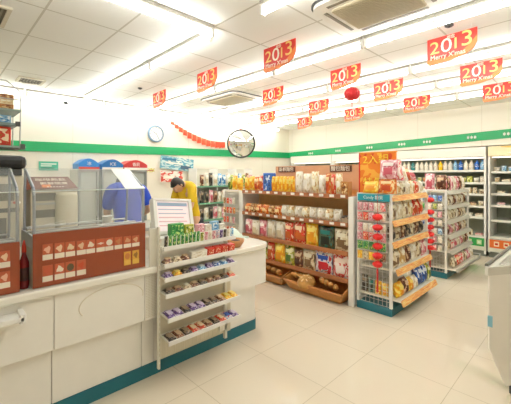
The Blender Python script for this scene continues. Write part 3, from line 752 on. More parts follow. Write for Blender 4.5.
# header coolers on the back wall
def header_cooler(x0, x1, c1, c2, txt, label, group='glass door cabinets on the back wall'):
    t = thing('display_cabinet', label, 'cabinet', ((x0+x1)/2, 6.3, 0))
    part('carcass', MB().box(x0, x1, 6.12, 6.56, 0, 1.70, mat('cfccc0', .4)), t)
    w = (x1-x0)
    n = 12; P = [(x0, 1.71)]+[(x0+w*i/n, 1.80+.09*sin(pi*i/n)) for i in range(n+1)]+[(x1, 1.71)]
    vs = [(x, 6.06, z) for x, z in P]+[(x, 6.4, z) for x, z in P]; k = len(P)
    hd = part('header', MB().add(vs, [list(range(k)), list(range(k, 2*k))[::-1]]+[(i, (i+1) % k, k+(i+1) % k, k+i) for i in range(k)], mat(c1, .35)), t)
    part('header_stripe', MB().box(x0, x1, 6.05, 6.06, 1.705, 1.745, mat(c2, .4)), t)
    lettering(txt, .075, mat('f6f2ea'), hd, (0, -.25, 1.80), 0)
    fr = MB()
    for q in ((x0, x0+.03, .1, 1.7), (x1-.03, x1, .1, 1.7)): fr.box(q[0], q[1], 6.07, 6.12, q[2], q[3], GREY)
    fr.box(x0+.03, x1-.03, 6.07, 6.12, 1.66, 1.70, GREY).box(x0+.03, x1-.03, 6.07, 6.12, .1, .14, GREY)
    d = part('door', fr, t)
    part('glass_pane', MB().box(x0+.03, x1-.03, 6.09, 6.10, .14, 1.66, glass('dfe8e6', .25)), t)
    part('interior', MB().box(x0+.035, x1-.035, 6.112, 6.119, .14, 1.66, mat('b9b8a8', .5)), t)
    part('handle', MB().tube((x1-.05, 6.05, .9), (x1-.05, 6.05, 1.3), .008, 8, STEEL), t)
header_cooler(1.76, 2.09, '2f86d8', 'd8402c', '冰', 'glass door cabinet with blue and red header, leftmost of three')
header_cooler(2.14, 2.51, '2470b8', 'f2efe6', 'ICE', 'glass door cabinet with a blue arched header, middle of three')
header_cooler(2.53, 2.98, 'c83030', 'f2efe6', '香菸', 'glass door cabinet with a red arched header, rightmost of three')

# ---------------------------------------------------------------- hanging shelf at top left
t = thing('overhead_rack', 'glass and wire overhead rack above the counter at top left', 'rack', (0, 2.65, 0))
for z in (2.005, 1.775): part('glass_shelf', MB().box(-1.2, .43 if z < 1.9 else .405, 2.55, 2.85, z, z+.012, mat('8fa39a', .15)), t)
part('lower_tray', MB().box(-1.2, .39, 2.56, 2.84, 1.915, 1.93, mat('7b8f8e', .25)), t)
w = MB()
for yy in (2.56, 2.84):
    w.path([(-1.2, yy, 2.19), (.33, yy, 2.19), (.405, yy, 2.13), (.40, yy, 1.79)], .004, 6, STEEL); w.tube((-1.2, yy, 2.08), (.40, yy, 2.08), .003, 6, STEEL)
    w.tube((.1, yy, 2.19), (.1, yy, 3.0), .005, 6, STEEL); w.tube((-1.1, yy, 1.77), (-1.1, yy, 3.0), .006, 6, STEEL)
part('wire_frame', w, t)
part('shelf_clip', MB().box(.40, .425, 2.545, 2.56, 1.765, 1.80, DGREY), t); part('shelf_clip', MB().box(.375, .40, 2.545, 2.56, 1.91, 1.94, DGREY), t)
for k in range(3):
    for j in range(4):
        o = put('box', .12, .03, .16, CRM if (k+j) % 2 else BGR, (.31-.13*j, 2.66, 2.018+k*.031), 0,
                'tan flat carton on the top left rack, %s layer, %s from right' % (('lowest', 'middle', 'uppermost')[k], ORD[j]), 'cartons on the overhead rack')
for j in range(3): put('box', .10, .05, .14, LBL_, (.31-.11*j, 2.67, 1.931), 0, 'light blue carton on the middle rack tray, %s from right' % ORD[j], 'cartons on the overhead rack')
for j in range(3): put('box', .17, .12, .14, REDC if j != 1 else RWH, (.275-.18*j, 2.67, 1.788), 0, 'red carton on the lowest glass shelf at top left, %s from right' % ORD[j], 'cartons on the overhead rack')

# ---------------------------------------------------------------- bread and snack stand
BX = 3.65
t = thing('bread_stand', 'brown wooden bread and snack stand with four shelves and lettered header', 'display stand', (3.9, 3.08, 0))
part('back_panel', MB().box(4.06, 4.10, 2.09, 4.08, 0, 1.56, mat('e6bb7c', .5, noise=.1)), t)
part('right_post', MB().box(3.66, 4.1, 2.065, 2.088, 0, 1.34, WHITE).box(3.655, 3.70, 2.05, 2.12, 0, 1.335, WHITE, bev=.004), t)
part('left_post', MB().box(3.66, 4.1, 4.085, 4.10, 0, 1.34, WHITE).box(3.655, 3.70, 4.06, 4.115, 0, 1.34, WHITE, bev=.004), t)
hb = part('header_board', MB().box(4.03, 4.06, 2.09, 3.66, 1.40, 1.745, mat('d09a72', .45, noise=.1)), t)
for yc in (3.42, 2.45):
    pl = part('name_plate', MB().box(4.018, 4.03, yc-.17, yc+.17, 1.65, 1.735, mat('5a3020', .4)), t)
    lettering('麵包麵包' if yc < 3 else '新鮮麵包', .075, mat('f4ead4'), pl, (4.012-3.9, yc-3.08, 1.692), -pi/2)
for z in (1.345, .995, .64, .305):
    s = part('shelf', MB().box(3.66, 4.06, 2.125, 4.055, z-.02, z, WOOD), t)
    r = MB().box(3.645, 3.66, 2.125, 4.055, z-.035, z+.02, BROWN); L = local(t); r.v = [tuple(L @ Vector(v)) for v in r.v]; r = r.build('shelf_rail', s)
    if z > .9:
        for i in range(12):
            yy = 3.95-i*.16
            q = MB().box(3.641, 3.645, yy-.035, yy+.03, z-.02, z+.012, WHITE); q.v = [tuple(L @ Vector(v)) for v in q.v]; q.build('price_tag', s)
part('base_panel', MB().box(4.0, 4.05, 2.125, 4.055, 0, .25, BROWN), t)
P = lambda c, w, h=.30, d=.09, k='pouch': (k, w, h, d, c)
bs = 'bread stand goods'
row((3.67, 4.05), (3.67, 2.13), 1.346,
    [P(YEL, .11, .22), P(YEL, .11, .24), P(ORA, .11, .23), P(REDC, .11, .25), P(BLU, .16, .29, .12, 'box')]+[P(YEL, .072, .24, .06)]*6 +
    [P(WHT, .13, .31, .1, 'bread'), P(WHT, .14, .28, .1, 'bread'), P(CRM, .12, .31, .1, 'bread'), P(WHT, .11, .26, .1, 'bread'), P(ORA, .08, .28), P(REDC, .07, .27), P(CRM, .09, .28, .08, 'bread'), P(BGR, .1, .18, .1, 'box')],
    0, 'the stand top shelf', bs, fit=True)
row((3.67, 4.05), (3.67, 2.13), .996,
    [P(c, .12, .15, .12, 'bread') for c in (ORA, BGR, ORA, ORA, BGR, ORA)]+[P(c, .115, .17, .12, 'bread') for c in (WHT, CRM, WHT, CRM, WHT, WHT, CRM, WHT)]+[P(BLK, .1, .1, .1, 'tray')],
    0, 'the stand second shelf', bs, fit=True)
row((3.67, 4.05), (3.67, 2.13), .641,
    [P(c, w, h) for c, w, h in ((PNK, .13, .25), (WHT, .13, .24), (PNK, .13, .26), (WHT, .14, .28), (WHT, .14, .27), (REDC, .13, .28), (REDC, .17, .30), (YEL, .16, .30), (GDK, .2, .29), (SPK, .17, .28))],
    0, 'the stand third shelf', bs, fit=True)
row((3.67, 4.05), (3.67, 2.13), .306,
    [P(c, w, h) for c, w, h in ((PNK, .14, .25), (ORA, .14, .26), (YGR, .13, .27), (REDC, .12, .27), (YEL, .17, .29), (YGR, .14, .28), (BRN, .12, .24), (SPK, .17, .27), (RWB, .22, .29), (RWH, .2, .29))],
    0, 'the stand lowest shelf', bs, fit=True)
# crates of bread on the floor in front of the base
def crate(yc, w, label):
    t = thing('bread_crate', label, 'crate', (3.62, yc, 0)); t.rotation_euler = (0, 0, -pi/2)
    WD = mat('cc8844', .5, noise=.25); h = .25
    b = MB()
    def slab(a, bb, c, d, th=.012):
        A, B, Cc, D = map(Vector, (a, bb, c, d)); n = (B-A).cross(D-A).normalized()*th
        vs = [A, B, Cc, D, A+n, B+n, Cc+n, D+n]
        b.add(vs, [(0, 1, 2, 3), (7, 6, 5, 4), (0, 4, 5, 1), (1, 5, 6, 2), (2, 6, 7, 3), (3, 7, 4, 0)], WD)
    bw, tw, fd, bd = w/2-.07, w/2, -.06, .34
    slab((-bw, 0, .02), (bw, 0, .02), (bw, .26, .02), (-bw, .26, .02)); b.build('floor_board', t); b = MB()
    slab((-bw, 0, .02), (bw, 0, .02), (tw, -.09, .15), (-tw, -.09, .15)); b.build('front_board', t); b = MB()
    slab((-bw, 0, .02), (-bw, .26, .02), (-tw, .30, .28), (-tw, -.09, .15)); b.build('side_board', t); b = MB()
    slab((bw, 0, .02), (bw, .26, .02), (tw, .30, .28), (tw, -.09, .15)); b.build('side_board', t); b = MB()
    slab((-bw, .26, .02), (bw, .26, .02), (tw, .30, .28), (-tw, .30, .28)); b.build('back_board', t)
    MB().tube((-tw, -.09, .15), (tw, -.09, .15), .009, 6, mat('b8743a', .5)).build('rim', t)
    return t
crate(2.60, .92, 'brown wooden bread crate at the stand foot holding a round loaf')
crate(3.57, .92, 'brown wooden bread crate at the stand foot half behind the counter end')
LOAF = mat('dda050', .6, noise=.4)
o = MB().lathe([(.001, 0), (.09, .01), (.125, .05), (.12, .09), (.08, .13), (.03, .145), (.001, .147)], 24, LOAF)
o = o.build('round_loaf'); o.location = (3.63, 2.72, .10); o.rotation_euler = (0, -.35, 0); tag(o, 'round golden loaf in the bread crate nearest the gondola', 'bread')
for j in range(3): MB().box(-.09, .09, -.006, .006, .128, .142, mat('ecc890', .7), T=Matrix.Rotation(.9*j, 4, 'Z')).build('crust_cut', o)
def baguette(x, y, z, a, tl_, label, ln=.30):
    m = MB().lathe([(.001, -ln/2), (.018, -ln*.46), (.032, -ln*.3), (.036, 0), (.032, ln*.3), (.018, ln*.46), (.001, ln/2)], 12, mat('d89a50', .6, noise=.3), T=Matrix.Rotation(pi/2, 4, 'X'))
    o = m.build('baguette'); o.location = (x, y, z+.005); o.rotation_euler = (tl_-.1, 0, a)
    for j in range(4): MB().box(-.012, .012, -.05+j*.045-.006+(-.03), -.05+j*.045+.0-.03+.004, .030, .038, mat('e8c48a', .7)).build('crust_cut', o)
    tag(o, label, 'bread', 'baguettes in the floor crates')
for i in range(4): baguette(3.66+.01*i, 2.30+.075*i, .17+.012*i, -pi/2+.55, -.25, 'long baguette at the right of the near crate, %s from right' % ORD[i])
for i in range(2): baguette(3.72, 2.84+.09*i, .17, -pi/2-.2, -.3, 'long baguette left of the round loaf, %s from the loaf' % ORD[i])
for i in range(6): baguette(3.66+.008*i, 3.25+.11*i, .165+.006*i, -pi/2+.5, -.25, 'long baguette in the crate behind the counter end, %s from the right' % ORD[i])

# ---------------------------------------------------------------- gondolas
def gondola(nm_label, x0, x1, y0, y1, h, shelves_, lip, lipc, header, grid_to):
    """shelves face -y, a wire end panel faces -x"""
    t = thing('gondola_shelf', nm_label, 'shelf unit', ((x0+x1)/2, (y0+y1)/2, 0))
    L = local(t)
    part('plinth', MB().box(x0, x1, y0, y1, 0, .09, TEAL, bev=.004), t)
    part('back_panel', MB().box(x0+.02, x1-.02, y1-.02, y1, .09, h, WHITE), t)
    for xx in (x0, x1-.03):
        for yy in (y0, y1-.03): part('upright', MB().box(xx, xx+.03, yy, yy+.03, .09, h, WHITE), t)
    for xx, nm in ((x0, 'wire_end_panel'), (x1, 'wire_end_panel')):
        w = MB(); xc = xx+(.01 if xx == x0 else -.01)
        n = 8
        for i in range(1, n): yy = y0+.01+(y1-y0-.02)*i/n; w.tube((xc, yy, .1), (xc, yy, h), .0022, 4, WHITE, cap=False)
        k = int((h-.1)/.055)
        for i in range(k+1): zz = .1+(h-.1)*i/k; w.tube((xc, y0+.01, zz), (xc, y1-.01, zz), .0022, 4, WHITE, cap=False)
        w.tube((xc, y0, h), (xc, y1, h), .009, 8, WHITE)
        part(nm, w, t)
    for z, yf in shelves_:
        s = part('shelf', MB().box(x0+.022, x1-.022, yf, y1-.021, z-.018, z, mat('f0ead8', .4)), t)
        tiltz = .05 if lip > .05 else .02
        r = MB(); a = -.5*lip
        r.add([(x0+.01, yf-.03, z-lip), (x1-.01, yf-.03, z-lip), (x1-.01, yf-.002, z+.012), (x0+.01, yf-.002, z+.012), (x0+.01, yf-.02, z-lip), (x1-.01, yf-.02, z-lip), (x1-.01, yf, z-.002), (x0+.01, yf, z-.002)],
              [(0, 1, 2, 3), (7, 6, 5, 4), (0, 4, 5, 1), (2, 6, 7, 3), (0, 3, 7, 4), (1, 5, 6, 2)], lipc)
        r.v = [tuple(L @ Vector(v)) for v in r.v]; r.build('price_rail', s)
    if header:
        hp = part('header_card', MB().box(x0-.012, x0-.004, y0+.02, y1-.02, h-.085, h-.005, mat('2a9aa8', .35)), t)
        lettering('Candy 糖果', .05, mat('eaf6f2'), hp, (x0-.016-t.location.x, 0, h-.045), -pi/2)
    return t
def ledges(t, x0, y0, y1, zs, d=.07):
    for z in zs:
        w = MB()
        for k in range(3): w.tube((x0-.005-d*k/2, y0, z-.003), (x0-.005-d*k/2, y1, z-.003), .0025, 4, WHITE)
        for i in range(7): yy = y0+(y1-y0)*i/6; w.tube((x0, yy, z-.003), (x0-.005-d, yy, z-.003), .0018, 4, WHITE)
        part('end_ledge', w, t)
RAIL = printed('f2b05a', 'f6d58c', 'e07a48', 9)
G1 = gondola('wire ended snack gondola with teal header, orange rails and red paper lanterns', 3.70, 4.84, 1.60, 2.03, 1.385,
             [(1.36, 1.61), (1.075, 1.60), (.83, 1.60), (.53, 1.56), (.20, 1.50)], .055, RAIL, True, 0)
zs1 = [1.19, 1.075, .95, .845, .735, .62]
ledges(G1, 3.70, 1.63, 2.0, zs1)
rowsc = [[PNK, PNK, PNK, WHT, RWH], [RWH, REDC, PNK, BRN, WHT], [PNK, WHT, WHT, LBL_, WHT], [PNK, REDC, RWH, WHT, PNK], [GRN, GRN, GRN, GRN, GRN], [YEL, SPK, YEL, ORA, BRN]]
names1 = ['topmost end ledge', 'second end ledge', 'third end ledge', 'fourth end ledge', 'fifth end ledge', 'lowest end ledge']
for z, cs, nm in zip(zs1, rowsc, names1):
    row((3.625, 1.99), (3.625, 1.64), z, [('pack', .066, .096, .03, c) for c in cs], 0, nm+' of the teal gondola', 'candy packs on the teal headed gondola end', jit=.002)
row((3.76, 1.62), (4.80, 1.62), 1.361, [P(c, .12, .17, .08) for c in (WHT, CRM, SPK, WHT, CRM, REDC, WHT)], 0, 'orange railed gondola top', 'snacks on the orange railed gondola', tilt=-.1)
row((3.76, 1.615), (4.80, 1.615), 1.076, [P(c, .13, .21, .09) for c in (SPK, WHT, SPK, CRM, REDC, REDC)], 0, 'second orange railed shelf', 'snacks on the orange railed gondola', tilt=-.1)
row((3.76, 1.615), (4.80, 1.615), .831, [P(c, .12, .17, .09) for c in (BLK, SPK, BRN, BLK, SPK, BRN, BLK)], 0, 'third orange railed shelf', 'snacks on the orange railed gondola', tilt=-.1)
row((3.76, 1.575), (4.80, 1.575), .531, [P(c, .13, .22, .09) for c in (SPK, CRM, BRN, WHT, SPK, PNK)], 0, 'fourth orange railed shelf', 'snacks on the orange railed gondola', tilt=-.1)
row((3.76, 1.52), (4.80, 1.52), .201, [P(c, w, h, .12) for c, w, h in ((YEL, .15, .17), (BRN, .12, .2), (YEL, .13, .17), (WHT, .13, .16), (BLU, .16, .26), (BLU, .15, .24), (YGR, .12, .22))], 0, 'lowest orange railed shelf', 'snacks on the orange railed gondola', tilt=-.1)
row((3.73, 2.00), (3.73, 1.66), .202, [P(BLK, .09, .2, .05), P(GDK, .08, .18, .05), P(YEL, .08, .16, .05), P(YEL, .08, .15, .05)], 0, 'bottom shelf behind the wire end', 'bags behind the gondola wire end')
# promo board and pile on the gondola top
t = thing('promo_board', 'orange promotional board with yellow lettering on the gondola top', 'sign', (3.78, 1.8, 1.385))
part('board', MB().box(3.765, 3.785, 1.58, 2.03, 1.39, 1.87, printed('ea7a22', 'd8441c', 'f2a83a', 3)), t)
part('border', MB().box(3.76, 3.79, 2.02, 2.035, 1.39, 1.875, RED).box(3.76, 3.79, 1.575, 2.035, 1.865, 1.88, mat('f0952e')), t)
lettering('2入組', .12, mat('f6d23a'), t, (-.022, .02, .40), -pi/2, sx=1.1)
lettering('特價', .13, mat('f6e24a'), t, (-.022, .05, .12), -pi/2)
part('foot', MB().box(3.74, 3.81, 1.6, 2.02, 1.386, 1.392, WHITE), t)
k = 0
for (x, y, z, w, h, c, tl2, rz) in ((3.70, 1.64, 1.56, .2, .22, PNK, -.15, -1.5), (3.70, 1.66, 1.39, .2, .17, ORA, -.15, -1.5), (3.86, 1.64, 1.555, .2, .24, RWH, -.35, -.9), (4.06, 1.70, 1.535, .22, .25, PNK, -.4, -.7),
                                    (4.28, 1.72, 1.535, .2, .2, WHT, -.4, -.5), (4.48, 1.74, 1.535, .2, .18, ORA, -.4, -.3), (4.68, 1.74, 1.535, .2, .16, PNK, -.5, -.2), (3.70, 1.85, 1.39, .2, .15, YEL, -.3, -1.6)):
    wh = ['topmost at its right', 'lowest at its right', 'leaning past its edge', 'behind the right edge', 'further back and pale', 'far back in orange wrap', 'at the far end', 'at its lower left'][k]
    put('pouch', w, h, .08, c, (x, y, z), rz, '%s snack bag piled by the orange promo board, %s' % (cname(c), wh), 'bags piled on the gondola top', tl2); k += 1
# lantern strings
def lanterns(x, y, zs, ztop, zbot, label, r=.056):
    t = thing('lantern_string', label, 'decoration', (x, y, zbot))
    MB().tube((0, 0, 0), (0, 0, ztop-zbot), .0025, 5, RED).build('cord', t)
    for z in zs:
        m = MB(); pr = [(max(.002, r*sin(pi*k/8)), -r*.66*cos(pi*k/8)) for k in range(9)]
        vs = []; n = 16
        for (rr, zz) in pr:
            for i in range(n): q = rr*(1 if i % 2 else .93); vs.append((q*cos(2*pi*i/n), q*sin(2*pi*i/n), zz+z-zbot))
        m.add(vs, [(k*n+i, k*n+(i+1) % n, (k+1)*n+(i+1) % n, (k+1)*n+i) for k in range(8) for i in range(n)], mat('e01c18', .5)); m.build('lantern', t)
    MB().tube((0, 0, 0), (0, 0, .26), .011, 8, mat('b81a1c', .6)).build('tassel', t)
lanterns(3.548, 1.695, [1.135, 1.02, .915, .81, .705, .61], 1.39, .30, 'string of six red paper lanterns on the teal headed gondola end')
lanterns(4.935, 1.60, [1.26, 1.09, .985, .885, .785, .69, .60], 1.39, .33, 'string of seven red paper lanterns at the far end of the orange railed gondola', .055)
# link hooks for the strings
G2 = gondola('far wire ended snack gondola with grey rails standing near the chillers', 5.67, 6.95, 1.60, 1.98, 1.37,
             [(1.35, 1.61), (1.11, 1.60), (.88, 1.60), (.65, 1.58), (.42, 1.56), (.16, 1.48)], .04, mat('c9c4b4', .4), False, 0)
part('bumper_rail', MB().path([(5.68, 1.45, .14), (6.9, 1.43, .15), (7.05, 1.45, .19), (7.05, 1.6, .19)], .012, 8, STEEL), G2)
for xx, xe, yy in ((3.548, 3.705, 1.695), (4.935, 4.83, 1.60)):
    part('string_hook', MB().tube((xx, yy, 1.39), (xe, yy, 1.382), .004, 6, STEEL), G1)
zs2 = [1.20, 1.075, .95, .82, .69, .56, .43]
ledges(G2, 5.67, 1.63, 1.95, zs2)
pal2 = [[LBL_, BLU, LBL_, BLU], [GRN, WHT, YGR, WHT], [WHT, LBL_, WHT, PNK], [BLU, LBL_, WHT, WHT], [WHT, PNK, WHT, LBL_], [PUR, WHT, PNK, WHT], [PNK, WHT, RWH, WHT]]
for z, cs, nm in zip(zs2, pal2, ['topmost', 'second', 'third', 'fourth', 'fifth', 'sixth', 'lowest']):
    row((5.595, 1.94), (5.595, 1.64), z, [('pack', .064, .09, .03, c) for c in cs], 0, '%s end ledge of far gondola' % nm, 'candy packs on the far gondola end', jit=.002)
for z, yf, cs, nm in ((1.351, 1.63, (PNK, BRN, PNK, WHT, PNK, BRN, WHT), 'top'), (1.111, 1.62, (WHT, SPK, WHT, BRN, WHT, SPK, WHT, BRN), 'second shelf'), (.881, 1.62, (SPK, WHT, SPK, SPK, WHT, BRN, SPK, WHT), 'third shelf'),
                      (.651, 1.60, (BRN, PNK, SPK, PNK, BRN, WHT, SPK), 'fourth shelf'), (.421, 1.58, (SPK, RWH, PNK, WHT, PNK, SPK, BRN), 'fifth shelf'), (.161, 1.50, (SPK, REDC, RWH, SPK, PNK, WHT), 'lowest shelf')):
    row((5.73, yf), (6.9, yf), z, [P(c, .12 if len(cs) > 6 else .15, .24 if nm == 'top' else .17, .09) for c in cs], 0, 'the far gondola %s' % nm, 'snacks on the far gondola', tilt=-.1)
row((5.70, 1.95), (5.70, 1.62), 1.36, [P(PNK, .15, .27, .1), P(BRN, .15, .25, .1)], 0, 'the far gondola top end', 'snacks on the far gondola')
# third gondola behind the bread stand's left end
G3 = gondola('wire ended gondola behind the counter end, left of the bread stand', 3.68, 4.7, 4.14, 4.58, 1.345,
             [(1.33, 4.17), (1.0, 4.17), (.7, 4.17), (.4, 4.17)], .04, mat('c9c4b4', .4), False, 0)
zs3 = [1.12, .96, .80, .64]
ledges(G3, 3.68, 4.18, 4.54, zs3)
for z, nm in zip(zs3, ('topmost', 'second', 'third', 'lowest')):
    row((3.605, 4.52), (3.605, 4.19), z, [('pack', .06, .10, .03, c) for c in random.sample([REDC, ORA, WHT, REDC, BGR, PNK], 4)], 0, '%s end ledge left of bread stand' % nm, 'candy packs left of the bread stand', jit=.002)
row((3.72, 4.55), (3.72, 4.17), 1.336, [P(YGR, .11, .24), P(YEL, .11, .26), P(YEL, .12, .22)], 0, 'gondola top left of bread stand', 'snacks left of the bread stand')

# ---------------------------------------------------------------- wall shelving at the back
t = thing('wall_shelving', 'tall green edged shelving with hanging goods against the back wall', 'shelf unit', (5.0, 6.3, 0))
part('back_panel', MB().box(4.22, 5.95, 6.52, 6.55, 0, 1.76, mat('d9d4c2', .5)), t)
for x in (4.22, 4.8, 5.38, 5.93): part('upright', MB().box(x, x+.02, 6.22, 6.52, 0, 1.76, WHITE), t)
for z in (1.36, .98, .6, .22): part('shelf', MB().box(4.245, 5.925, 6.1, 6.215, z-.03, z, mat('6fa886', .4)).box(4.245, 5.925, 6.215, 6.515, z-.012, z, WHITE), t)
part('plinth', MB().box(4.22, 5.95, 6.2, 6.52, 0, .1, TEAL), t)
pal = [WHT, LBL_, GRN, WHT, BLK, YGR, PNK, BRN, WHT]
for z, nm, hh in ((1.361, 'top', .30), (.981, 'second', .28), (.601, 'third', .28)):
    row((4.26, 6.12), (5.9, 6.12), z, [P(random.choice(pal if z > 1.2 else [BLK, PNK, WHT, BRN, GRN, BLK]), .11, hh*random.choice((.85, 1, .95)), .08) for _ in range(13)], 0, 'green edged %s wall shelf' % nm, 'goods on the back wall shelving', jit=.01)

# ---------------------------------------------------------------- chillers on the right wall
CW = mat('cfd2c2', .4); CD = mat('6f7468', .5)
def cooler(y0, y1, label, fasc, cards, zs, light=True):
    """opens to -x; y0 < y1"""
    t = thing('open_chiller', label, 'chiller', (8.1, (y0+y1)/2, 0))
    part('cabinet_back', MB().box(8.45, 8.55, y0, y1, .1, 2.16, mat('9fa594', .45)), t)
    part('side_panel', MB().box(7.79, 8.45, y0, y0+.03, .1, 1.97, WHITE).box(7.775, 7.79, y0, y0+.035, .05, 2.0, WHITE), t)
    part('side_panel', MB().box(7.79, 8.45, y1-.03, y1, .1, 1.97, WHITE), t)
    part('fascia', MB().box(7.77, 8.45, y0, y1, 1.975, 2.165, fasc, bev=.008), t)
    part('base', MB().box(7.77, 8.45, y0, y1, .12, .36, mat('e4e0cd', .4)), t)
    part('kick_plate', MB().box(7.82, 8.4, y0+.01, y1-.01, 0, .12, CD), t)
    part('lamp', MB().tube((7.9, y0+.05, 1.955), (7.9, y1-.05, 1.955), .012, 8, glow('fff8ea', 2)), t)
    L = local(t)
    for i, (z, xf) in enumerate(zs):
        s = part('shelf', MB().box(xf+.01, 8.45, y0+.032, y1-.032, z-.02, z, CW), t)
        r = MB().box(xf, xf+.01, y0+.032, y1-.032, z-.03, z+.012, mat('eceadb', .4)); r.v = [tuple(L @ Vector(v)) for v in r.v]; r.build('price_rail', s)
    bd = part('card_band', MB().box(7.758, 7.77, y0+.03, y1-.03, .20, .36, mat(cards[0], .4)), t)
    n = int((y1-y0)/.16)
    for i in range(n):
        yy = y0+.1+i*(y1-y0-.1)/n
        m = MB().box(7.752, 7.758, yy-.03, yy+.05, .235, .325, mat(cards[1], .4)).box(7.75, 7.752, yy-.015, yy+.035, .26, .30, mat(cards[2], .4)); m.v = [tuple(L @ Vector(v)) for v in m.v]; m.build('price_card', bd)
    return t
zA = [(1.70, 7.92), (1.45, 7.90), (1.22, 7.88), (.98, 7.86), (.76, 7.84), (.38, 7.80)]
FW = mat('f1efe2', .35)
cooler(1.50, 3.25, 'white fronted open chiller with green card band beside the far gondola', FW, ('2f9a48', 'c9e0a0', 'e8f0d8'), zA)
cooler(3.27, 5.0, 'white fronted open chiller behind the orange promotional board', FW, ('2f9a48', 'c9e0a0', 'e8f0d8'), zA)
cooler(5.02, 6.45, 'white fronted open chiller in the corner behind the bread stand', FW, ('2f9a48', 'c9e0a0', 'e8f0d8'), zA)
cooler(-.45, 1.47, 'open chiller with yellow fascia and orange card band at the right edge', printed('f2e6b8', 'ecc05a', 'f4efd8', 2), ('e86a2a', 'f6e0b8', 'cc3020'),
       [(1.67, 7.9), (1.46, 7.9), (1.24, 7.9), (1.01, 7.88), (.72, 7.88), (.40, 7.82)])
kb = {'b': ('bottle', .085, .20, .085), 'c': ('can', .08, .13, .08), 'u': ('cup', .10, .1, .10), 't': ('tray', .13, .07, .12), 'x': ('box', .09, .13, .09), 'p': ('pouch', .12, .16, .06)}
def fill(y0, y1, z, xf, kinds, pal, wh, grp, dens=1.0, hs=1.0):
    L = y1-y0; it = []; tot = 0
    while True:
        k = kb[random.choice(kinds)]
        if tot+k[1]*1.12/dens > L: break
        it.append((k[0], k[1], round(k[2]*hs, 3), k[3], random.choice(pal))); tot += k[1]*1.12/dens
    row((xf+.02, y1), (xf+.02, y0), z+.001, it, 0, wh, grp, jit=.01)
ga = 'goods in the green banded chiller'
fill(1.55, 3.2, 1.70, 7.92, 'b', [WHT, WHT, LBL_, BLU, YEL, WHT, TEALC], 'green banded chiller top shelf', ga, 1.0, 1.05)
fill(1.55, 3.2, 1.45, 7.90, 'uxc', [SPK, YGR, CRM, GRN, ORA, WHT], 'green banded chiller second shelf', ga, 1)
fill(1.55, 3.2, 1.22, 7.88, 'ucx', [WHT, BGR, CRM, SPK], 'green banded chiller third shelf', ga, .95)
fill(1.55, 3.2, .98, 7.86, 'tut', [SPK, BRN, YGR, CRM], 'green banded chiller fourth shelf', ga, .9)
fill(1.55, 3.2, .76, 7.84, 'tt', [BLK, SPK, GDK, WHT], 'green banded chiller fifth shelf', ga, .8)
fill(1.55, 3.2, .38, 7.80, 'tp', [RWH, SPK, RWH, YGR], 'green banded chiller bottom deck', ga, .9, .8)
gb = 'goods in the middle chiller'
for z, xf, kd, nm in ((1.70, 7.92, 'b', 'top'), (1.45, 7.90, 'ux', 'second'), (1.22, 7.88, 'uc', 'third')):
    fill(3.32, 4.95, z, xf, kd, [WHT, LBL_, BLU, GRN, YEL, SPK], '%s shelf of chiller behind promo board' % nm, gb, .95)
gc = 'goods in the orange banded chiller'
fill(-.4, 1.42, 1.67, 7.9, 'uc', [WHT, LBL_, SPK, CRM], 'orange banded chiller top shelf', gc, .9, .9)
fill(-.4, 1.42, 1.46, 7.9, 'tu', [SPK, WHT, BRN, CRM], 'orange banded chiller second shelf', gc, .9)
fill(-.4, 1.42, 1.24, 7.9, 'tt', [RWH, SPK, BRN], 'orange banded chiller third shelf', gc, .6, .8)
fill(-.4, 1.42, 1.01, 7.88, 'tt', [RWH, PNK, SPK, BRN], 'orange banded chiller fourth shelf', gc, .6, .8)

# ---------------------------------------------------------------- chest freezer at the right edge
t = thing('chest_freezer', 'white chest freezer with dark framed glass top at the right edge', 'freezer', (3.6, .3, 0))
FZ = mat('f4ece0', .3, coat=.2)
fp = [(2.89, .545), (2.90, .567), (4.35, .555), (4.35, -.45), (3.40, -.45), (3.38, .05), (3.27, .27), (3.08, .435)]
lp = [(2.905, .54), (2.915, .55), (4.33, .54), (4.33, -.43), (3.42, -.43), (3.40, .05), (3.285, .265), (3.09, .425)]
bp = [(3.0, .455), (3.01, .465), (4.33, .46), (4.33, -.40), (3.47, -.40), (3.45, .03), (3.34, .22), (3.15, .36)]
N8 = len(fp)
def loft(pa, pb, za, zb, m, mb):
    n = len(pa); vs = [(x, y, za) for x, y in pa]+[(x, y, zb) for x, y in pb]
    mb.add(vs, [(i, (i+1) % n, n+(i+1) % n, n+i) for i in range(n)], m); return mb
b = MB(); loft(lp, lp, .34, .87, FZ, b); loft(bp, lp, .06, .34, FZ, b); b.add([(x, y, .06) for x, y in bp], [list(range(N8))], FZ); b.add([(x, y, .80) for x, y in lp], [list(range(N8))], FZ)
part('body', b, t)
b = MB(); b.prism([(x+.03*(1 if x < 4 else -1), y-.02*(1 if y > .1 else -1)) for x, y in bp], 0, .06, DGREY); part('plinth', b, t)
b = MB(); loft(fp, fp, .87, .93, mat('d8d2c4', .35), b)
ip = [(3.02, .50), (3.04, .51), (4.27, .50), (4.27, -.37), (3.48, -.37), (3.46, .05), (3.34, .28), (3.14, .44)]
loft(fp, ip, .93, .93, mat('c4beb0', .35), b); loft(lp, fp, .87, .87, mat('d8d2c4', .35), b); part('rim', b, t)
part('lid_frame', MB().tube((2.93, .562, .938), (4.33, .548, .938), .013, 8, mat('6a665e', .3)), t)
part('glass_lid', MB().add([(x, y, .932) for x, y in ip], [list(range(N8))], glass('e8efee', .22)), t)
part('blue_tag', MB().box(2.898, 2.904, .52, .55, .50, .58, mat('8fc8d8', .4)), t)
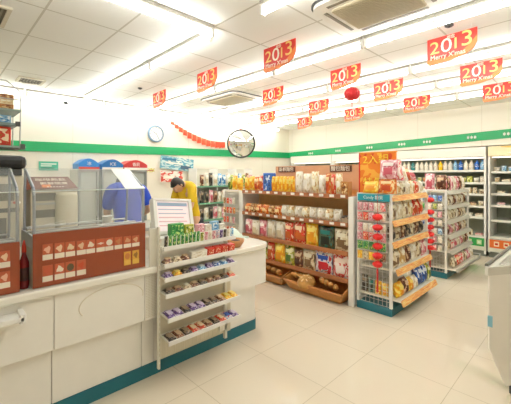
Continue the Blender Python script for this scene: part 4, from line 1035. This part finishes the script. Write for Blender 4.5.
for i in range(8):
    x = 3.45+.2*(i % 4); y = .32-.25*(i//4)
    if y < .2: x += .12
    put('tray', .15, .08, .15, [WHT, LBL_, WHT, CRM][i % 4], (x, y, .802), .3*i,
        '%s frozen pack inside the chest freezer, %s row, %s along' % (cname([WHT, LBL_, WHT, CRM][i % 4]), ('near', 'far')[i//4], ORD[i % 4]), 'frozen packs in the chest freezer')

# ---------------------------------------------------------------- people
def skin_mesh(joints, bones, name, sub=2, root=0):
    """joints: {name: (pos, radius)}"""
    ks = list(joints); me = bpy.data.meshes.new(name)
    me.from_pydata([joints[k][0] for k in ks], [(ks.index(a), ks.index(b)) for a, b in bones], [])
    o = bpy.data.objects.new(name, me); COL.objects.link(o)
    md = o.modifiers.new('skin', 'SKIN'); md.use_smooth_shade = True
    sv = me.skin_vertices[0].data
    for i, k in enumerate(ks):
        r = joints[k][1]; sv[i].radius = (r, r) if not isinstance(r, tuple) else r
        sv[i].use_root = (i == root)
    sb = o.modifiers.new('sub', 'SUBSURF'); sb.levels = sub; sb.render_levels = sub
    dg = bpy.context.evaluated_depsgraph_get(); dg.update()
    out = bpy.data.meshes.new_from_object(o.evaluated_get(dg)); bpy.data.objects.remove(o)
    return out
def me_to_mb(me, m, mb=None):
    mb = mb or MB(); mb.add([v.co.copy() for v in me.vertices], [list(p.vertices) for p in me.polygons], m, True); return mb
def head_mb(mb, c, R, m, skin2):
    """head: an egg of real proportions with brow, nose, mouth, chin and ears; face looks along local -y"""
    n, kk = 20, 14; vs = []
    for k in range(kk+1):
        ph = pi*k/kk
        for i in range(n):
            th = 2*pi*i/n; x = .075*sin(ph)*cos(th); y = .095*sin(ph)*sin(th); z = .118*cos(ph)
            if z < 0: x *= 1-.28*(-z/.118); y *= 1-.10*(-z/.118)
            if y < 0:
                fx = abs(x)
                if fx < .014 and -.04 < z < .015: y -= .020*(1-fx/.014)*(.015-z)/.055+.004
                if .02 < fx < .045 and 0 < z < .03: y += .007
                if fx < .03 and -.068 < z < -.05: y -= .004
            vs.append((x, y, z))
    T = Matrix.Translation(c) @ R
    mb.add(vs, [(k*n+i, (k+1)*n+i, (k+1)*n+(i+1) % n, k*n+(i+1) % n) for k in range(kk) for i in range(n)], m, True, T)
    for s in (-1, 1):
        mb.lathe([(.001, -.02), (.012, -.016), (.016, 0), (.012, .02), (.001, .024)], 8, m, (s*.074, .008, -.005), T)
        mb.lathe([(.001, -.004), (.010, 0), (.001, .004)], 8, mat('f2ece4', .3), (s*.029, -.080, .008), T)
        mb.lathe([(.001, -.004), (.005, 0), (.001, .004)], 8, BLACK, (s*.029, -.0875, .008), T)
    mb.box(-.022, .022, -.094, -.086, -.061, -.053, mat('a85048', .5), T=T)
    return T
def hair_mb(T, long_=False):
    n, kk = 20, 9; vs = []; mb = MB()
    for k in range(kk+1):
        ph = pi*.62*k/kk
        for i in range(n):
            th = 2*pi*i/n; e = 1
            back = sin(th)
            x = .083*sin(ph)*cos(th); y = .103*sin(ph)*sin(th)+.006; z = .128*cos(ph)
            if back < -.3 and z < .055: z = .055+(.0)*z; y = max(y, -.093)
            vs.append((x, y, z))
    mb.add(vs, [(k*n+i, (k+1)*n+i, (k+1)*n+(i+1) % n, k*n+(i+1) % n) for k in range(kk) for i in range(n)], mat('1d1512', .5), True, T)
    if long_: mb.lathe([(.001, -.07), (.03, -.04), (.035, 0), (.02, .03), (.001, .04)], 12, mat('1d1512', .5), (0, .12, .0), T)
    return mb
def person(loc, rz, label, shirt, lean, headpos, head_tilt, hands, elbows, hair_long, sz=1.34):
    """standing figure, faces local -y; lean = forward offset of the shoulders"""
    t = thing('person', label, 'person', loc, rz)
    SK = mat('d9a884', .5)
    hip = .90
    sh = {s: (s*.165, -lean, sz) for s in (-1, 1)}
    J = {'pelvis': ((0, 0, hip), (.14, .105)), 'waist': ((0, -lean*.35, 1.05), (.125, .09)), 'chest': ((0, -lean*.8, sz-.09), (.15, .105)), 'neckb': ((0, -lean, sz+.05), .06),
         'neck': ((0, -lean-(0-headpos[1]-lean)*.5, (sz+.05+headpos[2])*.5-.01), .045), 'head': ((headpos[0], headpos[1]+.02, headpos[2]-.02), .05)}
    B = [('pelvis', 'waist'), ('waist', 'chest'), ('chest', 'neckb'), ('neckb', 'neck'), ('neck', 'head')]
    for s, q in ((-1, 'r'), (1, 'l')):
        J['sh'+q] = (sh[s], .058); J['el'+q] = (elbows[q], .04); J['wr'+q] = (hands[q], .026)
        d = (Vector(hands[q])-Vector(elbows[q])).normalized(); pal_ = Vector(hands[q])+d*.07
        J['pa'+q] = (tuple(pal_), (.034, .018))
        B += [('neckb', 'sh'+q), ('sh'+q, 'el'+q), ('el'+q, 'wr'+q), ('wr'+q, 'pa'+q)]
        J['hi'+q] = ((s*.09, 0, hip-.06), .085); J['kn'+q] = ((s*.10, -.01, .48), .055); J['an'+q] = ((s*.10, .02, .09), .038); J['to'+q] = ((s*.11, -.13, .035), .03)
        B += [('pelvis', 'hi'+q), ('hi'+q, 'kn'+q), ('kn'+q, 'an'+q), ('an'+q, 'to'+q)]
    body = me_to_mb(skin_mesh(J, B, 'body'), SK)
    for s, q in ((-1, 'r'), (1, 'l')):
        d = (Vector(hands[q])-Vector(elbows[q])).normalized(); side = d.cross(Vector((0, 0, 1)))
        side = side.normalized() if side.length > .1 else Vector((1, 0, 0)); up = side.cross(d)
        pal_ = Vector(hands[q])+d*.075
        for i, ln in enumerate((.062, .072, .068, .054)):
            b0 = pal_+side*(-.028+.0187*i); b1 = b0+d*ln*.45-up*.004; b2 = b1+d*ln*.3-up*.012; b3 = b2+d*ln*.25-up*.016
            FJ = {0: (tuple(b0-d*.02), .0095), 1: (tuple(b1), .009), 2: (tuple(b2), .008), 3: (tuple(b3), .007)}
            me_to_mb(skin_mesh(FJ, [(0, 1), (1, 2), (2, 3)], 'f', 1), SK, body)
        b0 = Vector(hands[q])+d*.035+side*(.03*-s); FJ = {0: (tuple(b0), .011), 1: (tuple(b0+side*(-s*.022)+d*.03), .010), 2: (tuple(b0+side*(-s*.03)+d*.055), .008)}
        me_to_mb(skin_mesh(FJ, [(0, 1), (1, 2)], 'f', 1), SK, body)
    Rh = Matrix.Rotation(head_tilt[1], 4, 'Z') @ Matrix.Rotation(head_tilt[0], 4, 'X')
    T = head_mb(body, Vector(headpos), Rh, SK, None)
    body.build('body', t)
    hair_mb(T, hair_long).build('hair', t)
    # shirt: torso and short sleeves just outside the body
    SJ = {'pelvis': ((0, 0, hip+.0), (.155, .12)), 'waist': ((0, -lean*.35, 1.05), (.145, .11)), 'chest': ((0, -lean*.8, sz-.09), (.17, .125)), 'neckb': ((0, -lean, sz+.035), .078)}
    SB = [('pelvis', 'waist'), ('waist', 'chest'), ('chest', 'neckb')]
    for q in 'rl':
        s0 = Vector(J['sh'+q][0]); e0 = Vector(elbows[q]); SJ['sh'+q] = (tuple(s0), .078); SJ['sl'+q] = (tuple(s0.lerp(e0, .85)), .066)
        SB += [('neckb', 'sh'+q), ('sh'+q, 'sl'+q)]
    me_to_mb(skin_mesh(SJ, SB, 'shirt'), mat(shirt, .7, noise=.15)).build('shirt', t)
    TJ = {'waistband': ((0, -lean*.1, hip+.09), (.158, .125)), 'pelvis': ((0, 0, hip+.01), (.168, .135))}; TB = [('waistband', 'pelvis')]
    for s, q in ((-1, 'r'), (1, 'l')):
        TJ['hi'+q] = ((s*.09, 0, hip-.07), .115); TJ['kn'+q] = ((s*.10, -.01, .48), .075); TJ['an'+q] = ((s*.10, .02, .10), .06)
        TB += [('pelvis', 'hi'+q), ('hi'+q, 'kn'+q), ('kn'+q, 'an'+q)]
    me_to_mb(skin_mesh(TJ, TB, 'trousers'), mat('2c2e38', .7)).build('trousers', t)
    for s in (-1, 1):
        MB().box(s*.105-.045, s*.105+.045, -.19, .07, 0, .07, BLACK, bev=.02).build('shoe', t)
    return t
person((1.50, 3.46, 0), pi-.2, 'person in a blue shirt bending over behind the glass food case', '1f49c8', .14, (.0, -.31, 1.49), (.9, 0),
       {'r': (-.17, -.36, 1.10), 'l': (.14, -.40, 1.10)}, {'r': (-.25, -.14, 1.22), 'l': (.19, -.2, 1.18)}, False, sz=1.44)
person((2.88, 4.3, 0), -pi/2+.1, 'person in a yellow shirt with black hair leaning left near the wall shelves', 'e6bd14', .17, (0, -.31, 1.455), (.85, 0),
       {'r': (-.16, -.46, 1.02), 'l': (.16, -.46, 1.02)}, {'r': (-.22, -.24, 1.14), 'l': (.22, -.24, 1.14)}, False, sz=1.43)

# ---------------------------------------------------------------- light and camera
def area(x, y, z, sx, sy, p, c, rot=(0, 0, 0)):
    l = bpy.data.lights.new('fill_lamp', 'AREA'); l.shape = 'RECTANGLE'; l.size = sx; l.size_y = sy; l.energy = p; l.color = c
    o = bpy.data.objects.new('fill_lamp', l); COL.objects.link(o); o.location = (x, y, z); o.rotation_euler = rot
area(.3, .2, 2.94, 1.6, 1.6, 12, (1, .98, .93))
w = bpy.data.worlds.new('world'); bpy.context.scene.world = w; w.use_nodes = True
bg = w.node_tree.nodes['Background']; bg.inputs[0].default_value = (1, .93, .8, 1); bg.inputs[1].default_value = .15
cam = bpy.data.cameras.new('camera'); co = bpy.data.objects.new('camera', cam); COL.objects.link(co)
co.location = (0, 0, 1.6); co.rotation_euler = (pi/2, 0, .7982-pi/2)
cam.sensor_width = 36; cam.lens = 331.5/511*36; cam.shift_y = -(202-175.4)/511; cam.clip_start = .05
bpy.context.scene.camera = co
vs_ = bpy.context.scene.view_settings; vs_.view_transform = 'Standard'; vs_.look = 'None'; vs_.exposure = 0; vs_.gamma = 1.09
